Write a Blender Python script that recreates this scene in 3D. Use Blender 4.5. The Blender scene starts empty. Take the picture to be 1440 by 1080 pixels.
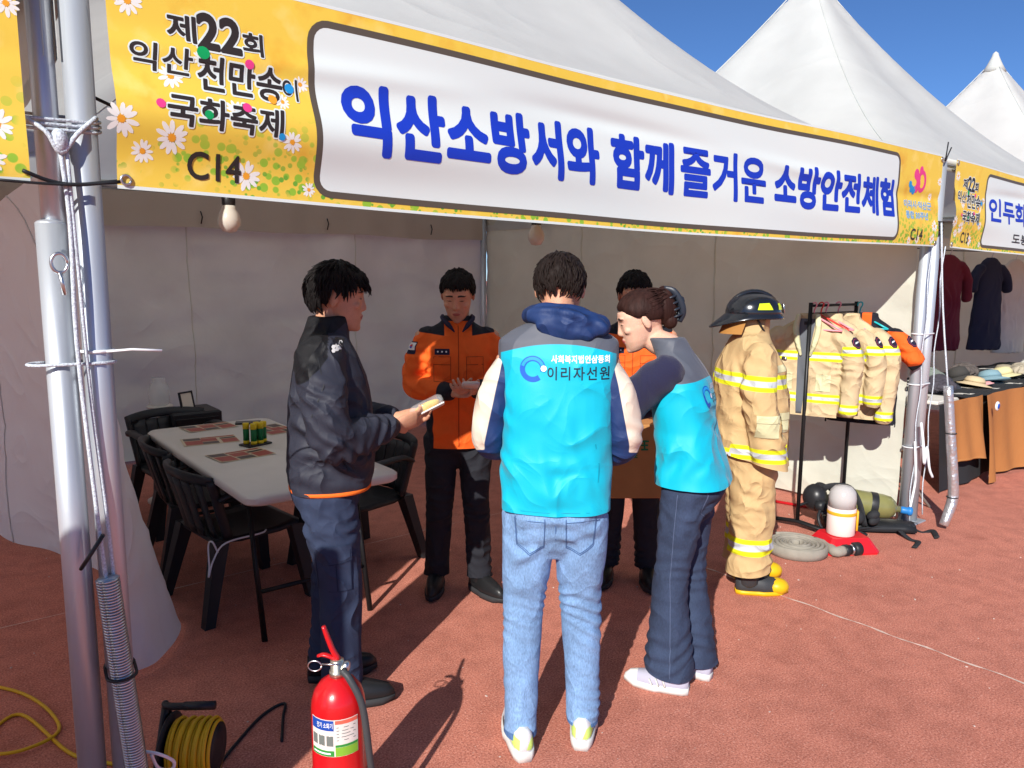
import bpy, bmesh, math, random
import numpy as np
from mathutils import Vector, Matrix
from mathutils.bvhtree import BVHTree
random.seed(7); rng=np.random.default_rng(7)
SC=bpy.context.scene; COL=SC.collection
R=math.radians
# ---------------------------------------------------------------- camera, sky, sun, exposure
CAM=dict(x=-.3146,y=-2.2656,z=1.6713,yaw=.6689,pitch=.1401,roll=.0074,f=1059.1)
def make_camera():
    c=CAM; cy,sy=math.cos(c['yaw']),math.sin(c['yaw']); cp,sp=math.cos(c['pitch']),math.sin(c['pitch'])
    fw=Vector((sy*cp,cy*cp,-sp)); r=Vector((cy,-sy,0)); u=r.cross(fw)
    cr,sr=math.cos(c['roll']),math.sin(c['roll'])
    r2=r*cr+u*sr; u2=u*cr-r*sr
    cd=bpy.data.cameras.new('camera'); cd.sensor_width=36; cd.lens=c['f']/1440*36
    cd.clip_start=.05; cd.clip_end=2000
    o=bpy.data.objects.new('camera',cd); COL.objects.link(o)
    m=Matrix((r2,u2,-fw)).transposed().to_4x4(); m.translation=(c['x'],c['y'],c['z']); o.matrix_world=m
    SC.camera=o
make_camera()
SUN_AZ=33; SUN_EL=31           # light travels along (cos az, sin az) over the ground
W=bpy.data.worlds.new('World'); SC.world=W; W.use_nodes=True
nt=W.node_tree; bg=nt.nodes['Background']; sk=nt.nodes.new('ShaderNodeTexSky'); sk.sky_type='NISHITA'
sk.sun_disc=False; sk.sun_elevation=R(SUN_EL); sk.air_density=.65; sk.dust_density=.0; sk.ozone_density=9.0
_L=Vector((math.cos(R(SUN_AZ)),math.sin(R(SUN_AZ)),0)); _S=-_L          # towards the sun
sk.sun_rotation=math.atan2(_S.x,_S.y)
nt.links.new(sk.outputs[0],bg.inputs[0]); bg.inputs[1].default_value=.10
sd=bpy.data.lights.new('sun','SUN'); sd.energy=4.9; sd.angle=R(.53); sd.color=(1,.96,.90)
so=bpy.data.objects.new('sun',sd); COL.objects.link(so); so.location=(-6,-6,8)
_d=Vector((_L.x*math.cos(R(SUN_EL)),_L.y*math.cos(R(SUN_EL)),-math.sin(R(SUN_EL))))
so.rotation_euler=_d.to_track_quat('-Z','Y').to_euler()
SC.view_settings.view_transform='Standard'; SC.view_settings.look='None'; SC.view_settings.gamma=1
SC.view_settings.use_curve_mapping=False; SC.view_settings.exposure=.32
SC.render.engine='CYCLES'; SC.cycles.use_denoising=True
SC.cycles.max_bounces=8; SC.cycles.diffuse_bounces=5; SC.cycles.caustics_reflective=False; SC.cycles.caustics_refractive=False

# ---------------------------------------------------------------- helpers
def lin(c):
    return tuple((v/12.92 if v<=.04045 else ((v+.055)/1.055)**2.4) for v in c[:3])
def hx(r,g,b): return lin((r/255,g/255,b/255))
def mk(name,col=(.5,.5,.5),rough=.7,masks=(),bump=0,bscale=60,var=.0,vscale=4,metal=0,trans=0,sheen=0,spec=.4,
       coat=0,alpha=1,transm=0,stretch=None,bump2=0,b2scale=9,crease=0,cscale=6,var2=0,v2scale=240,ior=1.45,emit=None):
    m=bpy.data.materials.new(name); m.use_nodes=True; n=m.node_tree; N=n.nodes; P=N['Principled BSDF']; Lk=n.links.new
    P.inputs['Roughness'].default_value=rough; P.inputs['Metallic'].default_value=metal
    P.inputs['Specular IOR Level'].default_value=spec; P.inputs['Coat Weight'].default_value=coat
    P.inputs['Sheen Weight'].default_value=sheen; P.inputs['Alpha'].default_value=alpha
    P.inputs['Transmission Weight'].default_value=transm; P.inputs['IOR'].default_value=ior
    if emit: P.inputs['Emission Color'].default_value=(*emit,1); P.inputs['Emission Strength'].default_value=1
    tc=N.new('ShaderNodeTexCoord'); vec=tc.outputs['Object']
    if stretch:
        mp=N.new('ShaderNodeMapping'); mp.inputs['Scale'].default_value=stretch; Lk(vec,mp.inputs[0]); vec=mp.outputs[0]
    cur=N.new('ShaderNodeRGB'); cur.outputs[0].default_value=(*col,1); cur=cur.outputs[0]
    for at,c in masks:
        a=N.new('ShaderNodeAttribute'); a.attribute_name=at
        mr=N.new('ShaderNodeMapRange'); mr.inputs['From Min'].default_value=-.0012; mr.inputs['From Max'].default_value=.0012
        Lk(a.outputs['Fac'],mr.inputs['Value'])
        mx=N.new('ShaderNodeMix'); mx.data_type='RGBA'; Lk(mr.outputs[0],mx.inputs[0]); Lk(cur,mx.inputs[6]); mx.inputs[7].default_value=(*c,1)
        cur=mx.outputs[2]
    if var:
        nz=N.new('ShaderNodeTexNoise'); nz.inputs['Scale'].default_value=vscale; nz.inputs['Detail'].default_value=5; Lk(vec,nz.inputs['Vector'])
        mr=N.new('ShaderNodeMapRange'); mr.inputs['From Min'].default_value=.3; mr.inputs['From Max'].default_value=.7
        mr.inputs['To Min'].default_value=1-var; mr.inputs['To Max'].default_value=1+var*.6; Lk(nz.outputs[0],mr.inputs['Value'])
        mx=N.new('ShaderNodeVectorMath'); mx.operation='SCALE'; Lk(cur,mx.inputs[0]); Lk(mr.outputs[0],mx.inputs['Scale']); cur=mx.outputs[0]
    Lk(cur,P.inputs['Base Color'])
    if var2:
        nz=N.new('ShaderNodeTexNoise'); nz.inputs['Scale'].default_value=v2scale; nz.inputs['Detail'].default_value=3; Lk(vec,nz.inputs['Vector'])
        mr=N.new('ShaderNodeMapRange'); mr.inputs['From Min'].default_value=.3; mr.inputs['From Max'].default_value=.7; mr.inputs['To Min'].default_value=1-var2; mr.inputs['To Max'].default_value=1+var2; Lk(nz.outputs[0],mr.inputs['Value'])
        mx=N.new('ShaderNodeVectorMath'); mx.operation='SCALE'; Lk(cur,mx.inputs[0]); Lk(mr.outputs[0],mx.inputs['Scale']); cur=mx.outputs[0]; Lk(cur,P.inputs['Base Color'])
    if bump or bump2 or crease:
        last=None
        if crease:
            nz=N.new('ShaderNodeTexNoise'); nz.noise_type='RIDGED_MULTIFRACTAL'; nz.normalize=True; nz.inputs['Scale'].default_value=cscale; nz.inputs['Detail'].default_value=2.5; nz.inputs['Distortion'].default_value=.5; nz.inputs['Offset'].default_value=.85; nz.inputs['Gain'].default_value=1.4; Lk(tc.outputs['Object'],nz.inputs['Vector'])
            b=N.new('ShaderNodeBump'); b.inputs['Strength'].default_value=crease; b.inputs['Distance'].default_value=.03; Lk(nz.outputs[0],b.inputs['Height']); last=b.outputs[0]
        for s,st in ((bscale,bump),(b2scale,bump2)):
            if not st: continue
            nz=N.new('ShaderNodeTexNoise'); nz.inputs['Scale'].default_value=s; nz.inputs['Detail'].default_value=4; Lk(vec,nz.inputs['Vector'])
            b=N.new('ShaderNodeBump'); b.inputs['Strength'].default_value=min(1,st); b.inputs['Distance'].default_value=.02 if s<30 else .004
            Lk(nz.outputs[0],b.inputs['Height'])
            if last: Lk(last,b.inputs['Normal'])
            last=b.outputs[0]
        Lk(last,P.inputs['Normal'])
    if trans:
        tr=N.new('ShaderNodeBsdfTranslucent'); Lk(cur,tr.inputs[0]); ms=N.new('ShaderNodeMixShader'); ms.inputs[0].default_value=trans
        out=N['Material Output']; Lk(P.outputs[0],ms.inputs[1]); Lk(tr.outputs[0],ms.inputs[2]); Lk(ms.outputs[0],out.inputs[0])
    return m
def wmat(o):
    m=o.matrix_parent_inverse@o.matrix_basis
    return wmat(o.parent)@m if o.parent else o.matrix_basis.copy()
def attach(o,parent):
    o.parent=parent; o.matrix_parent_inverse=wmat(parent).inverted(); return o
def tag(o,label=None,cat=None,group=None,kind=None):
    if label:o['label']=label
    if cat:o['category']=cat
    if group:o['group']=group
    if kind:o['kind']=kind
    return o
def thing(name,loc,label,cat,group=None,rz=0):
    o=bpy.data.objects.new(name,None); COL.objects.link(o); o.location=loc; o.rotation_euler=(0,0,rz); o.empty_display_size=.1
    return tag(o,label,cat,group)
def copy_tree(o,parent=None):
    c=o.copy(); COL.objects.link(c)
    if parent: c.parent=parent
    for ch in [x for x in bpy.data.objects if x.parent==o]: copy_tree(ch,c)
    return c
def mesh_obj(name,v,f,mats,parent=None,mi=None,smooth=True,attrs=None):
    me=bpy.data.meshes.new(name); me.from_pydata([tuple(p) for p in v],[],[tuple(x) for x in f])
    for m in (mats if isinstance(mats,(list,tuple)) else [mats]): me.materials.append(m)
    if mi is not None: me.polygons.foreach_set('material_index',np.asarray(mi,dtype=np.int32))
    me.polygons.foreach_set('use_smooth',np.full(len(me.polygons),bool(smooth)))
    for k,a in (attrs or {}).items():
        at=me.attributes.new(k,'FLOAT','POINT'); at.data.foreach_set('value',np.asarray(a,dtype=np.float32))
    me.update(); o=bpy.data.objects.new(name,me); COL.objects.link(o)
    if parent: attach(o,parent)
    return o
def recalc(o):
    bm=bmesh.new(); bm.from_mesh(o.data); bmesh.ops.recalc_face_normals(bm,faces=bm.faces); bm.to_mesh(o.data); bm.free()
def catmull(P,n):
    P=[np.asarray(p,float) for p in P]
    if len(P)<3 or n<1: return P
    out=[]; Q=[2*P[0]-P[1]]+P+[2*P[-1]-P[-2]]
    for i in range(1,len(Q)-2):
        for k in range(n):
            t=k/n; a,b,c,d=Q[i-1],Q[i],Q[i+1],Q[i+2]
            out.append(.5*(2*b+(c-a)*t+(2*a-5*b+4*c-d)*t*t+(3*b-a-3*c+d)*t**3))
    out.append(P[-1]); return out
class MB:
    def __init__(s): s.v=[];s.f=[];s.m=[]
    def add(s,v,f,m=0):
        o=len(s.v); s.v.extend([tuple(map(float,p)) for p in v]); s.f.extend([tuple(i+o for i in x) for x in f]); s.m.extend([m]*len(f)); return s
    def box(s,c,d,rot=None,m=0,bev=0):
        x,y,z=[k/2 for k in d]
        if bev:
            b=min(bev,x*.9,y*.9,z*.9)
            rings=[]
            for zz,e in ((-z,b),(-z+b,0),(z-b,0),(z,b)):
                X,Y=x-e,y-e; k=b*.7
                rings.append([(X-k,-Y,zz),(X,-Y+k,zz),(X,Y-k,zz),(X-k,Y,zz),(-X+k,Y,zz),(-X,Y-k,zz),(-X,-Y+k,zz),(-X+k,-Y,zz)])
            v=[p for r in rings for p in r]; f=[]
            for i in range(3):
                for j in range(8): f.append((i*8+j,i*8+(j+1)%8,i*8+8+(j+1)%8,i*8+8+j))
            f+= [tuple(range(7,-1,-1)),tuple(range(24,32))]
        else:
            v=[(a*x,b*y,e*z) for e in (-1,1) for b in (-1,1) for a in (-1,1)]
            f=[(0,2,3,1),(4,5,7,6),(0,1,5,4),(2,6,7,3),(0,4,6,2),(1,3,7,5)]
        v=[Vector(p) for p in v]
        if rot is not None: v=[rot@p for p in v]
        return s.add([p+Vector(c) for p in v],f,m)
    def loft(s,rings,m=0,cap=True,closed=True):
        n=len(rings[0]); v=[p for r in rings for p in r]; f=[]
        for i in range(len(rings)-1):
            for j in range(n if closed else n-1):
                k=(j+1)%n; f.append((i*n+j,i*n+k,(i+1)*n+k,(i+1)*n+j))
        if cap and closed: f.append(tuple(range(n-1,-1,-1))); f.append(tuple(range((len(rings)-1)*n,len(rings)*n)))
        return s.add(v,f,m)
    def tube(s,pts,r,n=8,m=0,sm=0,flat=None,up=None):
        P=[Vector(p) for p in catmull(pts,sm)] if sm else [Vector(p) for p in pts]
        k=len(P); rr=r if hasattr(r,'__len__') else [r]*2
        xs=np.linspace(0,1,len(rr)); rad=np.interp(np.linspace(0,1,k),xs,rr)
        T=[(P[min(i+1,k-1)]-P[max(i-1,0)]).normalized() for i in range(k)]
        a=Vector(up) if up is not None else (Vector((0,0,1)) if abs(T[0].z)<.9 else Vector((1,0,0)))
        rings=[]; 
        for i in range(k):
            a=(a-T[i]*a.dot(T[i])).normalized(); b=T[i].cross(a)
            fl=1 if flat is None else flat
            rings.append([P[i]+a*(math.cos(q)*rad[i]*fl)+b*(math.sin(q)*rad[i]) for q in np.linspace(0,2*math.pi,n,endpoint=False)])
        return s.loft(rings,m)
    def lathe(s,prof,c=(0,0,0),n=24,m=0,rot=None,cap=True):
        C=Vector(c); rings=[]
        for r,z in prof:
            ring=[Vector((math.cos(q)*max(r,1e-4),math.sin(q)*max(r,1e-4),z)) for q in np.linspace(0,2*math.pi,n,endpoint=False)]
            rings.append([(rot@p if rot is not None else p)+C for p in ring])
        return s.loft(rings,m,cap)
    def ell(s,c,r,rot=None,n=16,k=10,m=0):
        prof=[(math.sin(t),-math.cos(t)) for t in np.linspace(.02,math.pi-.02,k)]
        C=Vector(c); rings=[]
        for a,z in prof:
            ring=[Vector((math.cos(q)*a*r[0],math.sin(q)*a*r[1],z*r[2])) for q in np.linspace(0,2*math.pi,n,endpoint=False)]
            rings.append([(rot@p if rot is not None else p)+C for p in ring])
        return s.loft(rings,m)
    def sheet(s,fn,nu,nv,m=0):
        v=[fn(i/nu,j/nv) for j in range(nv+1) for i in range(nu+1)]
        f=[(j*(nu+1)+i,j*(nu+1)+i+1,(j+1)*(nu+1)+i+1,(j+1)*(nu+1)+i) for j in range(nv) for i in range(nu)]
        return s.add(v,f,m)
    def prism(s,poly,y0,y1,fr=None,m=0):   # polygon in x,z extruded along y
        n=len(poly); fr=fr or (lambda p:p)
        v=[fr((x,y0,z)) for x,z in poly]+[fr((x,y1,z)) for x,z in poly]
        f=[tuple(range(n)),tuple(range(2*n-1,n-1,-1))]+[(i,i+n,(i+1)%n+n,(i+1)%n) for i in range(n)]
        return s.add(v,f,m)
    def build(s,name,mats,parent=None,smooth=True,fix=False,attrs=None):
        o=mesh_obj(name,s.v,s.f,mats,parent,s.m,smooth,attrs)
        if fix: recalc(o)
        return o
def sharp(o,ang=35):
    """shade smooth, but keep hard edges above an angle"""
    bm=bmesh.new(); bm.from_mesh(o.data)
    for e in bm.edges:
        if len(e.link_faces)==2 and e.calc_face_angle(0)>R(ang): e.smooth=False
    bm.to_mesh(o.data); bm.free(); return o
# value noise in numpy
_perm=rng.permutation(4096); _val=rng.random(4096)*2-1
def vnoise(p):
    p=np.asarray(p,float); i=np.floor(p).astype(int); f=p-i; f=f*f*(3-2*f)
    def h(a,b,c): return _val[_perm[(_perm[(_perm[a&4095]+b)&4095]+c)&4095]]
    r=0
    for dx in (0,1):
        for dy in (0,1):
            for dz in (0,1):
                w=(f[:,0] if dx else 1-f[:,0])*(f[:,1] if dy else 1-f[:,1])*(f[:,2] if dz else 1-f[:,2])
                r=r+w*h(i[:,0]+dx,i[:,1]+dy,i[:,2]+dz)
    return r
def remesh(mb,vox,smooth=4,fac=.5):
    """union of the closed shapes in mb as one even skin -> numpy verts, normals, faces"""
    me=bpy.data.meshes.new('tmp'); me.from_pydata(mb.v,[],mb.f); o=bpy.data.objects.new('tmp',me); COL.objects.link(o)
    md=o.modifiers.new('r','REMESH'); md.mode='VOXEL'; md.voxel_size=vox; md.adaptivity=0
    if smooth:
        ms=o.modifiers.new('s','SMOOTH'); ms.factor=fac; ms.iterations=smooth
    dg=bpy.context.evaluated_depsgraph_get(); ev=o.evaluated_get(dg); m2=bpy.data.meshes.new_from_object(ev)
    n=len(m2.vertices); v=np.empty(n*3); m2.vertices.foreach_get('co',v); no=np.empty(n*3); m2.vertices.foreach_get('normal',no)
    f=[tuple(p.vertices) for p in m2.polygons]
    bpy.data.objects.remove(o); bpy.data.meshes.remove(me); bpy.data.meshes.remove(m2)
    return v.reshape(-1,3),no.reshape(-1,3),f
# flat lettering: 2-D triangles that a mapping lays on a surface
_txt={}
def text2d(body,bold=0.0,maxlen=.08,spacing=1.0):
    key=(body,bold,spacing)
    if key in _txt: return _txt[key]
    c=bpy.data.curves.new('lettering','FONT'); c.body=body; c.size=1; c.offset=bold; c.resolution_u=4; c.space_character=spacing
    o=bpy.data.objects.new('lettering',c); COL.objects.link(o); dg=bpy.context.evaluated_depsgraph_get()
    me=bpy.data.meshes.new_from_object(o.evaluated_get(dg)); bm=bmesh.new(); bm.from_mesh(me)
    bmesh.ops.remove_doubles(bm,verts=bm.verts,dist=1e-5); bmesh.ops.triangulate(bm,faces=bm.faces)
    for _ in range(4):
        es=[e for e in bm.edges if e.calc_length()>maxlen]
        if not es: break
        bmesh.ops.subdivide_edges(bm,edges=es,cuts=1); bmesh.ops.triangulate(bm,faces=bm.faces)
    bm.verts.ensure_lookup_table(); v=np.array([(p.co.x,p.co.y) for p in bm.verts]); f=[tuple(q.index for q in t.verts) for t in bm.faces]
    bm.free(); bpy.data.objects.remove(o); bpy.data.curves.remove(c); bpy.data.meshes.remove(me)
    mn=v.min(0); mx=v.max(0); v=(v-mn)/(mx-mn)          # normalised to the unit box
    _txt[key]=(v,f,(mx-mn)); return _txt[key]
def lettering(mb,body,box,fn,m=0,bold=.02,spacing=1.0,skew=0,tilt=0):
    """put text in box (u0,v0,u1,v1) of surface fn(u,v)->point"""
    v,f,_=text2d(body,bold,spacing=spacing); u0,v0,u1,v1=box
    pts=[fn(u0+(u1-u0)*(p[0]+skew*p[1]),v0+(v1-v0)*p[1]+tilt*(u1-u0)*p[0]) for p in v]
    mb.add(pts,f,m)
def letter_bold(mb,body,box,fn,m,rho,skew=0,n=18,inset=None):
    """heavy lettering: the thin letters laid in a small circle, each copy a hair above the last"""
    v,f,sz=text2d(body,0.0); u0,v0,u1,v1=box; H=v1-v0; i_=(rho if inset is None else inset)*H; rx=rho*H; ru=rx*.9; u0+=i_*.9;u1-=i_*.9;v0+=i_;v1-=i_
    for k in range(n+1):
        a=2*math.pi*k/n; du,dv=(0,0) if k==n else (ru*math.cos(a),rx*math.sin(a))
        mb.add([fn(u0+(u1-u0)*(p[0]+skew*p[1])+du,v0+(v1-v0)*p[1]+dv,k*.000015) for p in v],f,m)
def disc2d(mb,fn,c,r,n=12,m=0,ry=None,rot=0):
    ry=ry or r; cr,sr=math.cos(rot),math.sin(rot)
    P=[(c[0],c[1])]+[(c[0]+math.cos(a)*r*cr-math.sin(a)*ry*sr,c[1]+math.cos(a)*r*sr+math.sin(a)*ry*cr) for a in np.linspace(0,2*math.pi,n,endpoint=False)]
    mb.add([fn(*p) for p in P],[(0,i+1,(i+1)%n+1) for i in range(n)],m)
def strip2d(mb,fn,pts,w,m=0,closed=False,step=.04):
    P=[np.array(p,float) for p in pts]
    if closed: P=P+[P[0]]
    Q=[]
    for a,b in zip(P[:-1],P[1:]):
        k=max(1,int(np.linalg.norm(b-a)/step)); Q+= [a+(b-a)*i/k for i in range(k)]
    if not closed: Q.append(P[-1])
    n=len(Q); out=[]
    for i in range(n):
        if closed: t=Q[(i+1)%n]-Q[i-1]
        else: t=Q[min(i+1,n-1)]-Q[max(i-1,0)]
        t=t/(np.linalg.norm(t)+1e-9); nn=np.array((-t[1],t[0]))*w/2; out+= [fn(*(Q[i]+nn)),fn(*(Q[i]-nn))]
    k=n if closed else n-1
    mb.add(out,[(2*i,2*i+1,2*((i+1)%n)+1,2*((i+1)%n)) for i in range(k)],m)
def fill2d(mb,fn,poly,m=0,step=.06):
    """filled polygon, cut fine enough to follow a curved surface"""
    bm=bmesh.new(); bm.faces.new([bm.verts.new((x,y,0)) for x,y in poly]); bmesh.ops.triangulate(bm,faces=bm.faces)
    for _ in range(6):
        es=[e for e in bm.edges if e.calc_length()>step]
        if not es: break
        bmesh.ops.subdivide_edges(bm,edges=es,cuts=1); bmesh.ops.triangulate(bm,faces=bm.faces)
    bm.verts.index_update(); mb.add([fn(p.co.x,p.co.y) for p in bm.verts],[tuple(q.index for q in t.verts) for t in bm.faces],m); bm.free()
def rrect(u0,v0,u1,v1,r,n=5):
    P=[]
    for cx,cy,a in ((u1-r,v1-r,0),(u0+r,v1-r,90),(u0+r,v0+r,180),(u1-r,v0+r,270)):
        P+=[(cx+r*math.cos(R(a+k*90/n)),cy+r*math.sin(R(a+k*90/n))) for k in range(n+1)]
    return P
# ---------------------------------------------------------------- ground
def ground_mat():
    m=bpy.data.materials.new('red_track_rubber'); m.use_nodes=True; n=m.node_tree; N=n.nodes; P=N['Principled BSDF']; Lk=n.links.new
    tc=N.new('ShaderNodeTexCoord'); v=tc.outputs['Object']
    def noise(s,d=4,r=.6):
        k=N.new('ShaderNodeTexNoise'); k.inputs['Scale'].default_value=s; k.inputs['Detail'].default_value=d; k.inputs['Roughness'].default_value=r; Lk(v,k.inputs['Vector']); return k.outputs[0]
    def ramp(src,stops):
        k=N.new('ShaderNodeValToRGB'); e=k.color_ramp.elements
        while len(e)<len(stops): e.new(.5)
        for q,(p,c) in zip(e,stops): q.position=p; q.color=(*c,1)
        Lk(src,k.inputs[0]); return k.outputs[0]
    def mix(a,b,f,mode='MIX'):
        k=N.new('ShaderNodeMix'); k.data_type='RGBA'; k.blend_type=mode
        if isinstance(f,float): k.inputs[0].default_value=f
        else: Lk(f,k.inputs[0])
        Lk(a,k.inputs[6]); Lk(b,k.inputs[7]); return k.outputs[2]
    g=ramp(noise(130,4,.75),[(.33,(.26,.090,.068)),(.45,(.52,.180,.122)),(.57,(.65,.250,.175)),(.70,(.84,.50,.41))])
    big=ramp(noise(1.3,6),[(.3,(.88,.85,.84)),(.5,(1,1,1)),(.72,(1.06,1.04,1.02))])
    mid=ramp(noise(9,5),[(.3,(.82,.80,.80)),(.6,(1.05,1.05,1.05))])
    c=mix(g,big,1.0,'MULTIPLY'); c=mix(c,mid,1.0,'MULTIPLY')
    st=ramp(noise(2.1,7,.65),[(.58,(1,1,1)),(.68,(.84,.80,.79)),(.8,(.74,.70,.69))]); c=mix(c,st,1.0,'MULTIPLY')
    vo=N.new('ShaderNodeTexVoronoi'); vo.inputs['Scale'].default_value=34; Lk(v,vo.inputs['Vector'])
    sp=ramp(vo.outputs['Distance'],[(.0,(1,1,1)),(.06,(1,1,1)),(.09,(0,0,0))])
    thin=ramp(noise(5,2),[(.56,(0,0,0)),(.62,(1,1,1))])
    spk=mix(sp,thin,1.0,'MULTIPLY'); pale=N.new('ShaderNodeRGB'); pale.outputs[0].default_value=(.55,.40,.34,1)
    bw=N.new('ShaderNodeRGBToBW'); Lk(spk,bw.inputs[0]); c=mix(c,pale.outputs[0],bw.outputs[0])
    Lk(c,P.inputs['Base Color']); P.inputs['Roughness'].default_value=.85; P.inputs['Specular IOR Level'].default_value=.25
    b=N.new('ShaderNodeBump'); b.inputs['Strength'].default_value=.8; b.inputs['Distance'].default_value=.005; Lk(noise(130,4,.75),b.inputs['Height'])
    Lk(b.outputs[0],P.inputs['Normal']); return m
G_M=ground_mat()
g=MB(); g.sheet(lambda a,b:((a-.5)*600,(b-.5)*600,0),8,8)
GROUND=tag(g.build('ground',G_M,smooth=False),kind='structure')
M_seam=mk('pale_track_seam',(.80,.60,.50),.9,bump=.5,bscale=90,var=.3,vscale=30)
def seam(a,b,w):
    s=MB(); A=Vector((*a,.004)); B=Vector((*b,.004)); t=(B-A).normalized(); nrm=Vector((-t.y,t.x,0)); k=40; pts=[]
    for i in range(k+1):
        p=A+(B-A)*i/k; ww=w*(.55+.45*math.sin(i*2.3)*math.sin(i*.71)); off=nrm*(.006*math.sin(i*1.1))
        pts+=[p+off+nrm*ww,p+off-nrm*ww]
    s.add(pts,[(2*i,2*i+1,2*i+3,2*i+2) for i in range(k)]); s.build('track_seam',M_seam,GROUND)
seam((3.185,.32),(3.215,-1.7),.009); seam((-2.5,1.9),(5.5,1.86),.004)
# small litter on the track
M_bit=mk('pale_grit',(.6,.5,.44),.9)
lit=MB()
for _ in range(240):
    x=rng.uniform(-1,6); y=rng.uniform(-1.6,3.2); s_=rng.uniform(.002,.006)
    lit.box((x,y,s_*.4),(s_*rng.uniform(.6,2.2),s_,s_*.6),Matrix.Rotation(rng.uniform(0,3),3,'Z'))
tag(lit.build('grit',M_bit,smooth=False),kind='stuff')['label']='pale grit specks strewn over the red track'
# ---------------------------------------------------------------- tents
M_can=mk('canopy_pvc',(.76,.78,.74),.55,trans=.36,bump=.12,bscale=140,bump2=.2,b2scale=2.2,crease=.22,cscale=1.3,var=.05,vscale=3)
M_wall=mk('white_tent_wall',(.81,.81,.68),.62,trans=.30,bump=.15,bscale=220,bump2=.5,b2scale=4.5,crease=.6,cscale=1.6,var=.10,vscale=1.7)
M_wall2=mk('skylit_tent_wall',(.80,.82,.85),.6,trans=.2,bump=.15,bscale=220,crease=.4,cscale=2.6)  # same wall cloth, with the blue of skylight put into its colour
M_alu=mk('galvanised_pole',(.58,.62,.66),.42,metal=.55,bump=.06,bscale=40,var=.18,vscale=9,stretch=(1,1,.12))
M_steel=mk('bright_steel',(.62,.63,.64),.3,metal=1,var=.15,vscale=20)
M_rope=mk('white_blue_rope',(.62,.68,.74),.8,bump=.8,bscale=260,var=.35,vscale=160)
M_zip=mk('white_zip_tie',(.8,.82,.84),.4)
M_black=mk('black_plastic',(.018,.019,.021),.45,bump=.1,bscale=120)
M_blackm=mk('black_steel',(.016,.016,.017),.4,metal=.3)
EAVE=2.466; PEAK=4.93
def canopy_pt(x0,a,b):
    x,y=a*2-1,b*2-1; p=7
    r=(abs(x)**p+abs(y)**p)**(1/p); r=min(r,1.0) if max(abs(x),abs(y))<1 else 1.0
    z=EAVE+(PEAK-EAVE)*((1-r)**1.62*.80+(1-r)*.20) if r<1 else EAVE
    # seam ridges pull the four hips out a little, panels sag between them
    an=math.atan2(y,x); pan=math.cos(4*an)          # 1 on panel centres, -1 on hips
    z-=.035*max(0,pan)*math.sin(math.pi*min(1,r))
    return (x0+2.5+x*2.52,2.5+y*2.52,z)
def wall_sheet(bot,top,zt,nu,nv,amp,seed,z0=.01,ex=1.25):
    """cloth wall from a floor curve to a top curve (lists of x,y), with drape"""
    B=catmull([(*p,0) for p in bot],12); T=catmull([(*p,0) for p in top],12)
    def at(C,u):
        k=u*(len(C)-1); i=min(int(k),len(C)-2); return C[i]+(C[i+1]-C[i])*(k-i)
    P=np.zeros(((nv+1)*(nu+1),3)); q=0
    for j in range(nv+1):
        for i in range(nu+1):
            u,v=i/nu,j/nv; w=(1-v)**ex; p=at(T,u)*(1-w)+at(B,u)*w; P[q]=(p[0],p[1],z0+(zt-z0)*v); q+=1
    d=np.array(bot[-1])-np.array(bot[0]); d=d/np.linalg.norm(d); nrm=np.array((-d[1],d[0],0))
    al=P[:,0]*d[0]+P[:,1]*d[1]
    S=np.stack([al*2.2+seed,P[:,2]*1.1+al*.6,np.full(len(P),seed*1.7)],1); S2=np.stack([al*1.6+P[:,2]*3.1+seed,P[:,2]*7-al*1.5,np.full(len(P),seed+9.)],1)
    n1=vnoise(S); n2=vnoise(S2); rid=1-np.abs(vnoise(S2*.63+4.1))*2
    fade=np.minimum(1,np.minimum(P[:,2]*3+.25,(zt-P[:,2])*4+.1))
    P+=nrm*((n1*amp+n2*amp*.28+np.clip(rid,0,1)**3*amp*.30)*fade)[:,None]
    P[:,2]+=np.where(P[:,2]<z0+.001,.012*(vnoise(S*1.9)+1),0)
    f=[(j*(nu+1)+i,j*(nu+1)+i+1,(j+1)*(nu+1)+i+1,(j+1)*(nu+1)+i) for j in range(nv) for i in range(nu)]
    return P,f
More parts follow.
